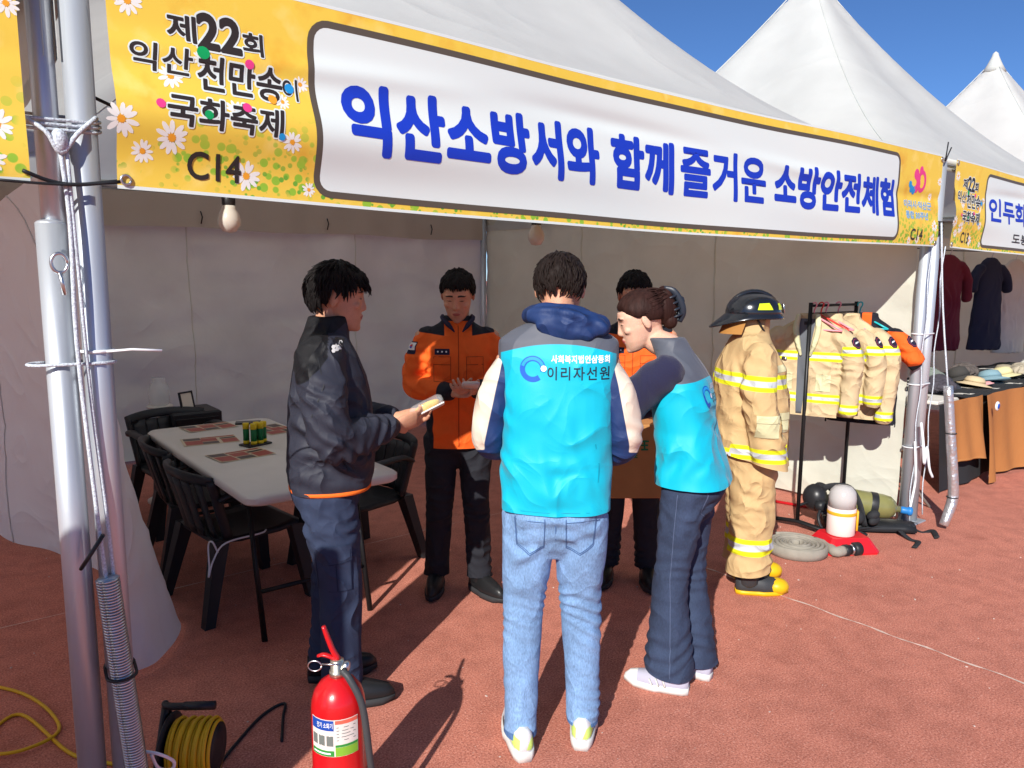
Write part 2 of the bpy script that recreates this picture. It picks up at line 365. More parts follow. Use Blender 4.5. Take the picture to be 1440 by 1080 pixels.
def tent(x0,label,walls):
    t=thing('festival_tent',(x0+2.5,2.5,0),label,'tent','white peaked tents in a row')
    c=MB(); c.sheet(lambda a,b:canopy_pt(x0,a,b),72,72)
    can=c.build('canopy',M_can,t)
    c=MB()                                                     # hem rolled round the eave
    for i in range(4):
        pts=[(x0-.02,-.02),(x0+5.02,-.02),(x0+5.02,5.02),(x0-.02,5.02)]; a,b=pts[i],pts[(i+1)%4]
        c.tube([(a[0],a[1],EAVE-.012),(b[0],b[1],EAVE-.012)],.018,8)
    c.build('hem',M_can,can)
    c=MB(); c.lathe([(.16,PEAK-.20),(.10,PEAK-.09),(.05,PEAK+.02),(.035,PEAK+.07),(.0,PEAK+.10)],(x0+2.5,2.5,0),16); c.build('peak_cap',M_can,can)
    c=MB()                                                     # welded panel seams down the four hips
    for sx in (-1,1):
        for sy in (-1,1):
            pts=[]
            for k in np.linspace(.04,.985,28):
                p=canopy_pt(x0,.5+sx*k/2,.5+sy*k/2); pts.append((p[0],p[1],p[2]+.004))
            c.tube(pts,.006,6)
    c.build('hip_seam',M_can,can)
    for a,b in (((.22,-.03),(4.80,-.03)),((-.015,-.02),(-.015,5.0)),((5.015,-.02),(5.015,5.0)),((-.01,5.03),(5.01,5.03))):
        c=MB(); L_=math.hypot(b[0]-a[0],b[1]-a[1]); c.sheet(lambda p,q:(x0+a[0]+(b[0]-a[0])*p+.004*math.sin(p*60),a[1]+(b[1]-a[1])*p,EAVE-.26*(1-q)),60,4); c.build('valance',M_can,t)
    for sx in (.06,4.94):
        for sy in (0,4.94):
            if x0<-1 and sx>4 and sy==0:                       # telescoped leg: wider lower tube
                p=MB(); p.tube([(x0+sx+.036,.015,0),(x0+sx+.036,.015,1.8)],.036,16); p.tube([(x0+sx+.044,.02,1.7),(x0+sx+.044,.02,2.46)],.029,16); p.ell((x0+sx+.036,.015,1.80),(.036,.036,.012))
            else:
                p=MB(); p.tube([(x0+sx,sy,0),(x0+sx,sy,2.45)],.036,16)
            po=p.build('pole',M_alu,t)
            b=MB(); b.box((x0+sx,sy,.006),(.14,.14,.012),bev=.003); b.build('base_plate',M_alu,po,smooth=False)
    for a,b in (((.06,.01),(4.94,.01)),((.06,4.94),(4.94,4.94)),((.06,0),(.06,4.94)),((4.94,0),(4.94,4.94))):
        p=MB(); p.tube([(x0+a[0],a[1],2.42),(x0+b[0],b[1],2.42)],.022,10); p.build('eave_beam',M_alu,t)
    for i,(bot,top,zt,amp,nu,*opt) in enumerate(walls):
        ex,wm=opt or (1.25,M_wall)
        P,f=wall_sheet([(x0+a,b) for a,b in bot],[(x0+a,b) for a,b in top],zt,nu,40,amp,x0*1.3+i*3.7,ex=ex)
        wo=mesh_obj('wall',P,f,wm,t); dn=np.array(bot[-1])-np.array(bot[0]); dn=dn/np.linalg.norm(dn); inw=Vector((dn[1],-dn[0],0))*.004
        for ci in (nu//3,2*nu//3):          # stitched joins between the wall panels
            s_=MB(); s_.tube([Vector(P[j*(nu+1)+ci])+inw for j in range(41)],.007,6,flat=.5); s_.build('panel_seam',wm,wo)
    return t
back=([(0.03,4.985),(2.5,5.0),(4.97,4.985)],[(0.03,4.985),(2.5,4.985),(4.97,4.985)],2.40,.085,120)
T14=tent(0,'white peaked tent that carries the long banner with big blue lettering',[back,
   ([(.03,4.95),(.0,4.2),(-.01,3.38),(.26,2.72),(.47,2.0),(.57,1.42),(.40,1.08),(.26,1.02)],[(.03,4.95),(.03,3.2),(.03,1.6),(.050,.06)],2.0,.035,100,.72,M_wall2),
   ([(4.99,4.95),(4.985,2.5),(4.97,.07)],[(4.985,4.95),(4.985,2.5),(4.97,.07)],2.40,.050,110)])
T15=tent(-5,'white peaked tent standing beside the doubled poles with the metal spring sleeve',[back,([(.05,.04),(2.5,.06),(4.66,.05)],[(.05,.04),(2.5,.05),(4.70,.04)],2.3,.03,60)])  # second wall is an added, unseen closed front that shades the ground behind
T13=tent(5,'white peaked tent of the next stall, over the hanging dresses',[back,([(4.97,4.95),(4.97,2.5),(4.97,.1)],[(4.97,4.95),(4.97,2.5),(4.97,.1)],2.40,.05,80)])
T12=tent(10,'white peaked tent behind the dress stall, its whole peak against the sky',[])
T11=tent(15,'white peaked tent at the far end of the row, mostly hidden by its neighbours',[])
# valance strip along the back eave with its lacing
M_val=mk('beige_valance',(.52,.46,.38),.7,trans=.1,bump2=.5,b2scale=7)
vb=MB(); vb.sheet(lambda a,b:(.1+4.8*a,4.90+.012*math.sin(a*70)+.008*math.sin(a*23),2.10+.28*b-.02*math.sin(a*9.4)**2*(1-b)),160,6); vb.build('valance',M_val,T14)
for k in range(4):
    x=.55+k*1.21; e=MB(); e.tube([(x,4.87,2.13),(x+.01,4.86,2.19),(x,4.87,2.24)],.006,6); e.build('eyelet_tie',M_black,T14)
# ---------------------------------------------------------------- banners
def banner_mat():
    m=bpy.data.materials.new('banner_print'); m.use_nodes=True; n=m.node_tree; N=n.nodes; P=N['Principled BSDF']; Lk=n.links.new
    tc=N.new('ShaderNodeTexCoord'); v=tc.outputs['Object']; sp=N.new('ShaderNodeSeparateXYZ'); Lk(v,sp.inputs[0])
    def noise(s,d=3):
        k=N.new('ShaderNodeTexNoise'); k.inputs['Scale'].default_value=s; k.inputs['Detail'].default_value=d; Lk(v,k.inputs['Vector']); return k.outputs[0]
    def mr(src,a,b,c=0,d=1):
        k=N.new('ShaderNodeMapRange'); Lk(src,k.inputs[0]); k.inputs[1].default_value=a; k.inputs[2].default_value=b; k.inputs[3].default_value=c; k.inputs[4].default_value=d; return k.outputs[0]
    def mul(a,b):
        k=N.new('ShaderNodeMath'); k.operation='MULTIPLY'; Lk(a,k.inputs[0]); Lk(b,k.inputs[1]); return k.outputs[0]
    def mix(a,col,f):
        k=N.new('ShaderNodeMix'); k.data_type='RGBA'; Lk(f,k.inputs[0]); Lk(a,k.inputs[6]); k.inputs[7].default_value=(*col,1); return k.outputs[2]
    c=N.new('ShaderNodeRGB'); c.outputs[0].default_value=(*hx(240,206,80),1); c=c.outputs[0]
    c=mix(c,hx(232,176,60),mr(noise(6,4),.56,.74)); c=mix(c,hx(246,216,110),mr(noise(11,4),.55,.7))
    low=mr(sp.outputs['Z'],2.17,1.98)
    vo=N.new('ShaderNodeTexVoronoi'); vo.inputs['Scale'].default_value=30; Lk(v,vo.inputs['Vector'])
    blob=mul(mr(vo.outputs['Distance'],.42,.36),mr(noise(5,2),.42,.5)); c=mix(c,hx(150,196,60),mul(blob,low))
    vo2=N.new('ShaderNodeTexVoronoi'); vo2.inputs['Scale'].default_value=44; Lk(v,vo2.inputs['Vector'])
    blob=mul(mr(vo2.outputs['Distance'],.36,.3),mr(noise(7,2),.46,.54)); c=mix(c,hx(112,176,58),mul(blob,mr(sp.outputs['Z'],2.08,1.95)))
    Lk(c,P.inputs['Base Color']); P.inputs['Roughness'].default_value=.55; P.inputs['Specular IOR Level'].default_value=.3
    tr=N.new('ShaderNodeBsdfTranslucent'); Lk(c,tr.inputs[0]); ms=N.new('ShaderNodeMixShader'); ms.inputs[0].default_value=.08
    Lk(P.outputs[0],ms.inputs[1]); Lk(tr.outputs[0],ms.inputs[2]); Lk(ms.outputs[0],N['Material Output'].inputs[0]); return m
M_ban=banner_mat()
def prnt(name,c,**k): return mk(name,c,.5,spec=.3,trans=.06,**k)
I_white=prnt('print_white',(.74,.82,.79)); I_blue=prnt('print_blue',hx(30,62,190)); I_dark=prnt('print_charcoal',hx(52,46,44))
I_grey=prnt('print_frame_brown',hx(92,84,74)); I_or=prnt('print_orange',hx(240,165,50)); I_pet=prnt('print_petal',(.85,.85,.80))
I_green=prnt('print_green',hx(20,160,90)); I_pink=prnt('print_pink',hx(232,70,140)); I_cy=prnt('print_cyan',hx(40,150,215)); I_yel=prnt('print_yellow',hx(238,196,60))
INK=[M_ban,I_white,I_blue,I_dark,I_grey,I_or,I_pet,I_green,I_pink,I_cy,I_yel]
def ban_fn(x0,L,seed):
    def fn(u,z,off=0.0):
        a=(u-.1)/(L-.2); z0=z; h=(z-1.893)/.573
        sag=-.022*math.sin(math.pi*min(1,max(0,a)))
        y=-.062-.012*math.sin(a*9+seed)*(.4+h)-.010*math.sin(a*23+h*3+seed)*(1-h*.6)
        fold=.30+.10*math.sin(a*3.1+seed)-.12*a
        y-=.045*math.exp(-((h-fold)/.17)**2)*(1-.55*a)*(.6+.4*math.sin(a*6+1+seed))
        y-=.010*math.exp(-((h-.62-.1*math.sin(a*5))/.06)**2)*math.sin(a*11+seed)
        return (x0+u,y-off,z+sag*(1-.55*h))
    return fn
def daisy(mb,fn,u,z,r,a0=0):
    for k in range(11):
        a=a0+k*2*math.pi/11+rng.uniform(-.12,.12); rr=r*rng.uniform(.85,1.08)
        disc2d(mb,fn,(u+math.cos(a)*rr*.62,z+math.sin(a)*rr*.62),rr*.40,8,6,ry=rr*.16,rot=a)
    disc2d(mb,lambda p,q:fn(p,q,.0004),(u,z),r*.24,10,5)
def banner(x0,L,label,seed,full=True,u_lo=.12,code='C14',main=None):
    t=thing('banner',(x0+L/2,-.06,1.893),label,'banner','printed banners along the tent eaves')
    fn=ban_fn(x0,L,seed); hi=L-.07
    b=MB(); b.sheet(lambda p,q:fn(u_lo+(hi-u_lo)*p,1.893+.573*q),320,120); cl=b.build('cloth',M_ban,t)
    F=lambda o:(lambda u,z,e=0:fn(u,z,o+e))
    for z in (1.897,2.462): e=MB(); strip2d(e,F(.0004),[(u_lo,z),(hi,z)],.009,1,step=.03); e.build('white_edge',INK,t)
    spots=[(u_lo+.05,2.36,.035),(u_lo+.14,2.19,.035),(u_lo+.13,2.03,.042),(u_lo+.33,1.955,.040),(u_lo+.30,2.12,.032),(u_lo+.01,2.06,.04),(u_lo+.06,1.99,.03),(u_lo+.46,2.06,.03),(u_lo+.52,1.935,.022),(u_lo+.50,2.23,.025),(u_lo+.22,2.25,.022),(u_lo+.44,2.17,.022),
           (hi-.06,2.02,.04),(hi-.30,1.93,.03),(hi-.12,2.20,.025),(hi-.42,1.92,.026),(hi-.02,2.30,.03),(hi-.08,1.94,.035)]
    for u,z,r in spots:
        d=MB(); daisy(d,F(.0006),u,z,r,rng.uniform(0,1)); d.build('printed_daisy',INK,t)
    if not full: return t,fn
    p0,p1=.66,L-.66
    pan=rrect(p0,1.925,p1,2.415,.045); w=MB()
    wavy=lambda o:(lambda u,z:fn(u+.008*math.sin((z-1.92)*13)*(1-2*u/L),z,o))
    nU=300
    w.sheet(lambda p,q:wavy(.0007)(p0+.01+(p1-p0-.02)*p,1.937+.466*q),nU,110,1); w.build('white_panel',INK,t)
    fr=MB(); strip2d(fr,wavy(.0010),rrect(p0,1.927,p1,2.413,.05),.020,4,closed=True,step=.010); fr.build('panel_frame',INK,t)
    G=F(.0018); O=F(.0011)
    def put(body,box,ink,rho,fn_,skew=0,tilt=0):
        s=MB(); letter_bold(s,body,box,fn_,ink,rho,skew); s.build('lettering',INK,t)
    def two(body,box,bold,skew=0,tilt=0,halo=.05,ink=3):
        s=MB(); letter_bold(s,body,box,O,1,bold+.055,skew,18,inset=bold); letter_bold(s,body,box,G,ink,bold,skew); s.build('lettering',INK,t)
    z=lambda v:v
    two('제',(.26,2.285,.335,2.355),.035); two('22',(.335,2.275,.455,2.372),.05); two('회',(.457,2.283,.515,2.345),.035)
    two('익산',(.16,2.195,.315,2.268),.02,skew=.05); two('천만송',(.325,2.165,.560,2.262),.025,skew=.04); two('이',(.565,2.178,.61,2.24),.015)
    two('국화축제',(.235,2.062,.55,2.145),.03,skew=.03)
    for u,v_,r,k in ((.348,2.266,.017,7),(.472,2.258,.013,8),(.585,2.212,.014,9),(.53,2.172,.013,5),(.345,2.10,.012,7),(.452,2.136,.013,8),(.225,2.112,.012,8),(.548,2.07,.010,9)): s=MB(); disc2d(s,F(.0023),(u,v_),r,12,k); s.build('printed_dot',INK,t)
    put(code,(.29,1.932,.435,2.005),3,.025,G)
    if main=='14':
        for body,a,b_ in (('익산소방서와',.745,1.86),('함께',1.93,2.32),('즐거운',2.36,3.0),('소방안전체험',3.07,4.29)):
            put(body,(a,2.050,b_,2.268),2,.034 if body=='즐거운' else .046,G)
        s=MB()
        # swirl emblem and the anniversary lines at the right end
        for k,(col) in enumerate((9,9,9,8,8,8,8)):
            a=R(200+k*38); disc2d(s,F(.0013),(4.56+.055*math.cos(a),2.275+.05*math.sin(a)),.021+.002*k,12,col)
        strip2d(s,F(.0013),[(4.66+.045*math.cos(R(a)),2.285+.055*math.sin(R(a))) for a in range(0,361,20)],.026,8,step=.02); disc2d(s,F(.0016),(4.64,2.35),.025,12,8); s.build('printed_emblem',INK,t)
        two('이리시·익산군',(4.435,2.118,4.825,2.165),.01,ink=9)
        two('통합 30주년',(4.455,2.055,4.78,2.10),.01,ink=9)
        put(code,(4.52,1.925,4.70,1.995),3,.025,G)
    elif main=='13':
        put('인두화',(.72,2.10,1.52,2.27),2,.036,G); put('도봉',(1.2,1.965,1.56,2.04),3,.03,G)
    for u,z_ in ((u_lo+.02,1.915),(hi-.02,1.915),(u_lo+.02,2.44),(hi-.02,2.44)):
        ey=MB(); p=fn(u,z_,.003); q=[(p[0]+.012*math.cos(a),p[1],p[2]+.012*math.sin(a)) for a in np.linspace(0,2*math.pi,13)]; ey.tube(q,.0035,6); ey.build('eyelet',M_steel,t)
    return t,fn
B14,F14=banner(0,5,'yellow framed white banner reading 익산소방서와 함께 즐거운 소방안전체험 in blue',.4,main='14')
B13,F13=banner(5,5,'banner marked C13, hung over the dress stall',2.1,code='C13',main='13')
B15,F15=banner(-5,5,'yellow daisy banner end tied at the doubled poles, without lettering in view',1.3,full=False)
# ---------------------------------------------------------------- people
def ring(c,hw,hd,n=28,e=2.3,ax=None):
    """super-ellipse ring, in the plane of ax=(right,fwd)"""
    rx,fy=ax or (Vector((1,0,0)),Vector((0,1,0))); out=[]
    for a in np.linspace(0,2*math.pi,n,endpoint=False):
        ca,sa=math.cos(a),math.sin(a); x=math.copysign(abs(ca)**(2/e),ca)*hw; y=math.copysign(abs(sa)**(2/e),sa)*hd
        out.append(Vector(c)+rx*x+fy*y)
    return out
def limb(mb,pts,rad,n=16,sm=6,fx=1.0):
    P=[Vector(p) for p in catmull(pts,sm)]; k=len(P)
    rr=np.interp(np.linspace(0,1,k),np.linspace(0,1,len(rad)),rad)
    a=Vector((1,0,0)); rings=[]
    for i in range(k):
        t=(P[min(i+1,k-1)]-P[max(i-1,0)]).normalized(); a=(a-t*a.dot(t))
        a=a.normalized() if a.length>1e-3 else Vector((0,1,0)); b=t.cross(a)
        rings.append([P[i]+a*math.cos(q)*rr[i]*fx+b*math.sin(q)*rr[i] for q in np.linspace(0,2*math.pi,n,endpoint=False)])
    # rounded ends
    t0=(P[0]-P[1]).normalized(); t1=(P[-1]-P[-2]).normalized()
    cap0=[P[0]+t0*rr[0]*.5+(p-P[0])*.6 for p in rings[0]]; cap1=[P[-1]+t1*rr[-1]*.45+(p-P[-1])*.6 for p in rings[-1]]
    mb.loft([cap0]+rings+[cap1])
def torso(mb,prof,lean,hip=.92,n=32):
    mb.loft([[lean(p) for p in ring((xc,yc,z),hw,hd,n,e)] for z,hw,hd,yc,xc,e in prof])
def hand(mb,w,d,nrm,side,curl=.6,s=1.0,thumb=.7,spread=.08):
    """w wrist, d finger direction, nrm palm normal (fingers curl toward it), side +1/-1 thumb side"""
    w=Vector(w); d=Vector(d).normalized(); nrm=Vector(nrm); nrm=(nrm-d*nrm.dot(d)).normalized(); sx=d.cross(nrm)*side   # towards the thumb
    L=.092*s; R_=lambda k,hw,hd:[w+d*k+sx*math.cos(a)*hw+nrm*math.sin(a)*hd for a in np.linspace(0,2*math.pi,14,endpoint=False)]
    mb.loft([R_(-.02*s,.024*s,.020*s),R_(.008*s,.027*s,.019*s),R_(.035*s,.037*s,.017*s),R_(.07*s,.042*s,.015*s),R_(.094*s,.040*s,.012*s)])
    for k,(off,ln,rad) in enumerate(((.030,.076,.0092),(.010,.086,.0095),(-.010,.080,.0090),(-.029,.062,.0080))):
        p=w+d*L*.93+sx*off*s; fd=(d+sx*spread*(1.2-k*.8)).normalized(); ang=0; pts=[p-d*.02*s,p]; seg=(.46,.30,.24)
        for q in range(3):
            ang+=curl*(.75 if q==0 else 1.0)*(1+.06*k); dd=fd*math.cos(ang)+nrm*math.sin(ang); p=p+dd*ln*s*seg[q]; pts.append(p)
        limb(mb,pts,[rad*s,rad*s,rad*.98*s,rad*.9*s,rad*.75*s],8,3)
    p=w+d*.025*s+sx*.028*s; t1=(d*.72+sx*.62+nrm*.30).normalized(); t2=(d*.9+sx*.05+nrm*thumb).normalized()
    limb(mb,[p-t1*.015,p+t1*.034*s,p+t1*.034*s+t2*.030*s,p+t1*.034*s+t2*.054*s],[.0135*s,.0115*s,.0105*s,.0085*s],8,3)
def head(mb,M,fem=False):
    """M: head frame (x right, y face, z up), origin at the head centre; chin -.115, crown .115"""
    s=.965 if fem else 1.0
    T=lambda p:M@(Vector(p)*s)
    def ellip(c,r,n=20,k=12):
        t=MB(); t.ell(c,r,None,n,k); mb.add([T(p) for p in t.v],t.f)
    ellip((0,-.014,.026),(.0765,.096,.088)); ellip((0,.012,.012),(.0735,.076,.070))
    rows=[(.062,.060,.050,.082),(.035,.0705,.066,.0905),(.008,.0715,.068,.0885),(-.02,.0695,.067,.0885),(-.045,.0650,.064,.0895),(-.07,.0575,.060,.0900),(-.092,.046,.052,.0885),(-.108,.032,.036,.0830),(-.117,.016,.018,.0740)]
    mb.loft([[T(p) for p in ring((0,yf-hd,z),hw*(.96 if fem and z<-.04 else 1),hd,24,2.2)] for z,hw,hd,yf in rows])
    nz=[(.030,.0075,.006,.090),(.012,.0085,.010,.0945),(-.008,.0105,.013,.1015),(-.022,.0150,.015,.1075),(-.031,.0165,.013,.1050),(-.037,.012,.008,.0965)]
    k=.9 if fem else 1
    mb.loft([[T(p) for p in ring((0,yf-hd,z),hw,hd,14,2)] for z,hw,hd,yf in nz])
    ellip((0,.0885,-.0545),(.021,.0085,.0058),14,8); ellip((0,.0870,-.0645),(.0185,.0085,.0065),14,8)
    ellip((0,.078,-.100),(.020,.014,.016),14,8)
    for sx in (-1,1):
        ellip((sx*.030,.0775,.036),(.024,.012,.007),14,8)       # brow
        ellip((sx*.044,.066,-.018),(.020,.018,.016),14,8)       # cheek
        ellip((sx*.0315,.0775,.012),(.0135,.0085,.0085),12,8)   # eyelid
        t=MB(); t.ell((0,0,0),(.0075,.019,.032),Matrix.Rotation(sx*-.35,3,'Z')@Matrix.Rotation(-.2,3,'X'),14,8)
        mb.add([T(Vector(p)+Vector((sx*.078,-.012,-.002))) for p in t.v],t.f)
def head_paint(v,Mi,fem,s):
    p=(np.c_[v,np.ones(len(v))]@np.array(Mi).T)[:,:3]/s; x,y,z=p[:,0],p[:,1],p[:,2]; ax=np.abs(x); front=np.where(y>.05,0,-1)
    zb=.0365+.0035*np.sin(np.clip((ax-.012)/.042,0,1)*math.pi)-.004*np.clip((ax-.012)/.042,0,1)
    brow=np.minimum(.0042*(1.15-np.clip((ax-.014)/.045,0,1)*.5)-np.abs(z-zb),np.minimum(ax-.012,.052-ax))+front
    eye=.0028-np.sqrt(((ax-.0315)/4.2)**2+(z-.0105+.05*(ax-.0315)**2*9)**2)+front
    lip=.0088-np.sqrt((x/2.25)**2+(z+.0595)**2)+front; lip=np.minimum(lip,y-.083)
    return brow,eye,lip
M_skin=dict()
def skin_mat(name,c,lipc):
    m=mk(name,c,.5,masks=[('lip',lipc),('brow',(.018,.012,.010)),('eye',(.02,.013,.011))],spec=.35,bump=.25,bscale=260,var=.14,vscale=24,var2=.05)
    P=m.node_tree.nodes['Principled BSDF']; P.inputs['Subsurface Weight'].default_value=.12; P.inputs['Subsurface Radius'].default_value=(.012,.004,.002); P.inputs['Subsurface Scale'].default_value=.5
    return m
SKIN_A=skin_mat('skin_tan',hx(205,150,120),hx(172,98,88)); SKIN_B=skin_mat('skin_light',hx(226,178,152),hx(200,98,98))
def hair_mesh(mb,M,thick,line,seed,tufts=260,ln=.05,fall=.5,s=1.0,lumps=1.0):
    """thick(az,el) shell over the skull; line(az)=lowest elevation; az 0 = face, pi = nape"""
    rg=np.random.default_rng(int(seed)); C=Vector((0,-.014,.022)); rad=Vector((.079,.099,.091)); NA,NE=56,16
    def pt(az,el,h): 
        d=Vector((math.sin(az)*math.cos(el),math.cos(az)*math.cos(el),math.sin(el)))
        return C+Vector((d.x*(rad.x+h),d.y*(rad.y+h),d.z*(rad.z+h)))
    def lump(az,el): return lumps*(.0035*math.sin(az*9+el*4+seed)+.003*math.sin(az*17-el*6+seed*2)+.003*math.sin(az*5+el*11+seed))
    outer=[];inner=[]
    for j in range(NE+1):
        for i in range(NA):
            az=i*2*math.pi/NA; lo=line(az)+.025*lumps*math.sin(az*13+seed); el=lo+(math.pi/2-.03-lo)*(j/NE)
            h=thick(az,el)+lump(az,el); h*=min(1,.35+j*.28)
            outer.append(M@(pt(az,el,h)*s)); inner.append(M@(pt(az,el,-.012)*s))
    n=len(outer); f=[]
    for j in range(NE):
        for i in range(NA):
            k=(i+1)%NA; a,b,c,d=j*NA+i,j*NA+k,(j+1)*NA+k,(j+1)*NA+i; f+=[(a,b,c,d),(d+n,c+n,b+n,a+n)]
    for i in range(NA): k=(i+1)%NA; f.append((i+n,k+n,k,i))
    f.append(tuple(NE*NA+i for i in range(NA))); f.append(tuple(n+NE*NA+i for i in range(NA-1,-1,-1)))
    mb.add(outer+inner,f)
    for _ in range(int(tufts*1.9)):
        az=rg.uniform(0,2*math.pi); lo=line(az); el=lo+(1.45-lo)*rg.random()**1.3; h=thick(az,el)
        p0=pt(az,el+.12,h*.7); dn=pt(az+rg.normal(0,.10),el-.22,h+.004)-p0; L=ln*rg.uniform(.5,1.1); out=(p0-C).normalized()
        d=dn.normalized(); pts=[p0,p0+d*L*.4+out*.003*rg.uniform(.2,1.2),p0+d*L*.8+out*.001*rg.uniform(-1,1.6)-out*L*.05,p0+d*L*1.05-out*L*.16+out*rg.uniform(-.004,.003)]
        t=MB(); t.tube(pts,[.0052,.0050,.0036,.0008],5,sm=2,flat=.55); mb.add([M@(Vector(p)*s) for p in t.v],t.f)
def hair_mat(name,c):
    m=mk(name,c,.6,spec=.14,bump=.9,bscale=95,stretch=(1,1,.12),var=.35,vscale=60); return m
HAIR_K=hair_mat('black_hair',(.012,.010,.010)); HAIR_B=hair_mat('dark_brown_hair',(.034,.014,.011)); HAIR_D=hair_mat('black_brown_hair',(.017,.011,.009))
def folds(v,no,specs,base=.0025,bf=7.0,seed=0.):
    """cloth folds: specs = (centre, radius, axis, wavelength, depth)"""
    d=base*1.3*vnoise(v*bf+seed)+base*.7*vnoise(v*bf*2.3+seed+5)
    for c,r,ax,wl,am in specs:
        q=v-np.asarray(c); ax=np.asarray(ax,float); ax=ax/np.linalg.norm(ax)
        w=np.exp(-((q**2).sum(1)/(r*r))); t=(q@ax)/(wl*1.25)+1.15*vnoise(v*5.0+seed+2.)+.30*vnoise(v*13+seed)
        fold=1-np.abs(((t)%1.0)*2-1); fold=fold*fold*(3-2*fold)-.5
        d+=am*1.35*w*fold*np.clip(.45+.9*vnoise(v*7+seed+11),0,1.2)
    return v+no*d[:,None]
def cloth(name,mb,vox,mats,parent,frame,specs=(),base=.0025,bf=7.,seed=0.,smooth=5,attrs=None,keep=None,cuts=()):
    """remesh the shapes, fold them, paint masks (functions of local verts), move to the world by frame"""
    v,no,f=remesh(mb,vox,smooth); vl=v.copy(); v=folds(v,no,specs,base,bf,seed)
    at={k:fn(vl) for k,fn in (attrs or {}).items()}
    if keep is not None:
        ok=keep(vl); f=[t for t in f if all(ok[i] for i in t)]
    Mx=np.array(frame); w=v@Mx[:3,:3].T+Mx[:3,3]
    o=mesh_obj(name,w,f,mats,parent,None,True,at)
    if cuts:      # clean garment hems: (point, normal, which verts) - the side the normal points to is removed
        bm=bmesh.new(); bm.from_mesh(o.data); Fi=frame.inverted()
        for co,nn,sel in cuts:
            vs=[x for x in bm.verts if sel(Fi@x.co)]; S=set(vs); ge=[e for e in bm.edges if e.verts[0] in S and e.verts[1] in S]; gf=[q for q in bm.faces if all(x in S for x in q.verts)]
            bmesh.ops.bisect_plane(bm,geom=vs+ge+gf,plane_co=frame@Vector(co),plane_no=(frame.to_3x3()@Vector(nn)),clear_outer=True)
        bm.to_mesh(o.data); bm.free()
    if keep is not None:
        bm=bmesh.new(); bm.from_mesh(o.data); bmesh.ops.delete(bm,geom=[x for x in bm.verts if not x.link_faces],context='VERTS'); bm.to_mesh(o.data); bm.free()
    return o
def bvh_of(o):
    Mw=wmat(o); return BVHTree.FromPolygons([Mw@v.co for v in o.data.vertices],[tuple(p.vertices) for p in o.data.polygons])
def onto(bvh,frame,view,off=.0025):
    """fn(u,z): local plane point cast along the local view direction on to a surface"""
    F=frame; vd=(F.to_3x3()@Vector(view)).normalized(); rt=Vector(view).cross(Vector((0,0,1))).normalized()
    def fn(u,z,o=0):
        p=F@(rt*u+Vector((0,0,z))-Vector(view)*.9)
        h=bvh.ray_cast(p,vd)
        if h[0] is None: h=bvh.find_nearest(p+vd*.9)
        return h[0]-vd*(off+o)
    return fn
def shoe(mb_u,mb_s,fr,L=.27,w=.048,h=.075,sole=.028,high=.0,toe=.6):
    """fr: shoe frame, heel at -.28L, toe +.72L along y"""
    ys=np.linspace(-.28,.72,13); up=[];so=[];so2=[]
    for k,t in enumerate(ys):
        a=(t+.28); ww=w*(math.sin(math.pi*min(1,max(.0,a*.86+.14)))**.45)*(.86 if a<.45 else 1.0); ww=max(ww,.012)
        if k in (0,12): ww*=.72
        hh=h*(1.0 if a<.42 else 1-(a-.42)/.58*toe)+sole
        if k==12: hh*=.72
        y=t*L; up.append([fr@Vector((x*ww*.93,y,z)) for x,z in ((-1,sole*.6),(-1.02,sole+.3*(hh-sole)),(-.86,sole+.72*(hh-sole)),(-.4,hh),(.4,hh),(.86,sole+.72*(hh-sole)),(1.02,sole+.3*(hh-sole)),(1,sole*.6))])
        lift=.010 if a>.9 else 0
        so.append([fr@Vector((x*ww*1.06,y*1.015,z)) for x,z in ((-.93,lift),(-1,lift+sole*.5),(-.97,sole+.003),(.97,sole+.003),(1,lift+sole*.5),(.93,lift))])
    mb_u.loft(up); mb_s.loft(so)
def frame_at(loc,face):
    """person frame: local +y faces along face (x,y)"""
    f=Vector((face[0],face[1],0)).normalized(); r=Vector((f.y,-f.x,0))
    m=Matrix((r,f,Vector((0,0,1)))).transposed().to_4x4(); m.translation=Vector((loc[0],loc[1],0)); return m
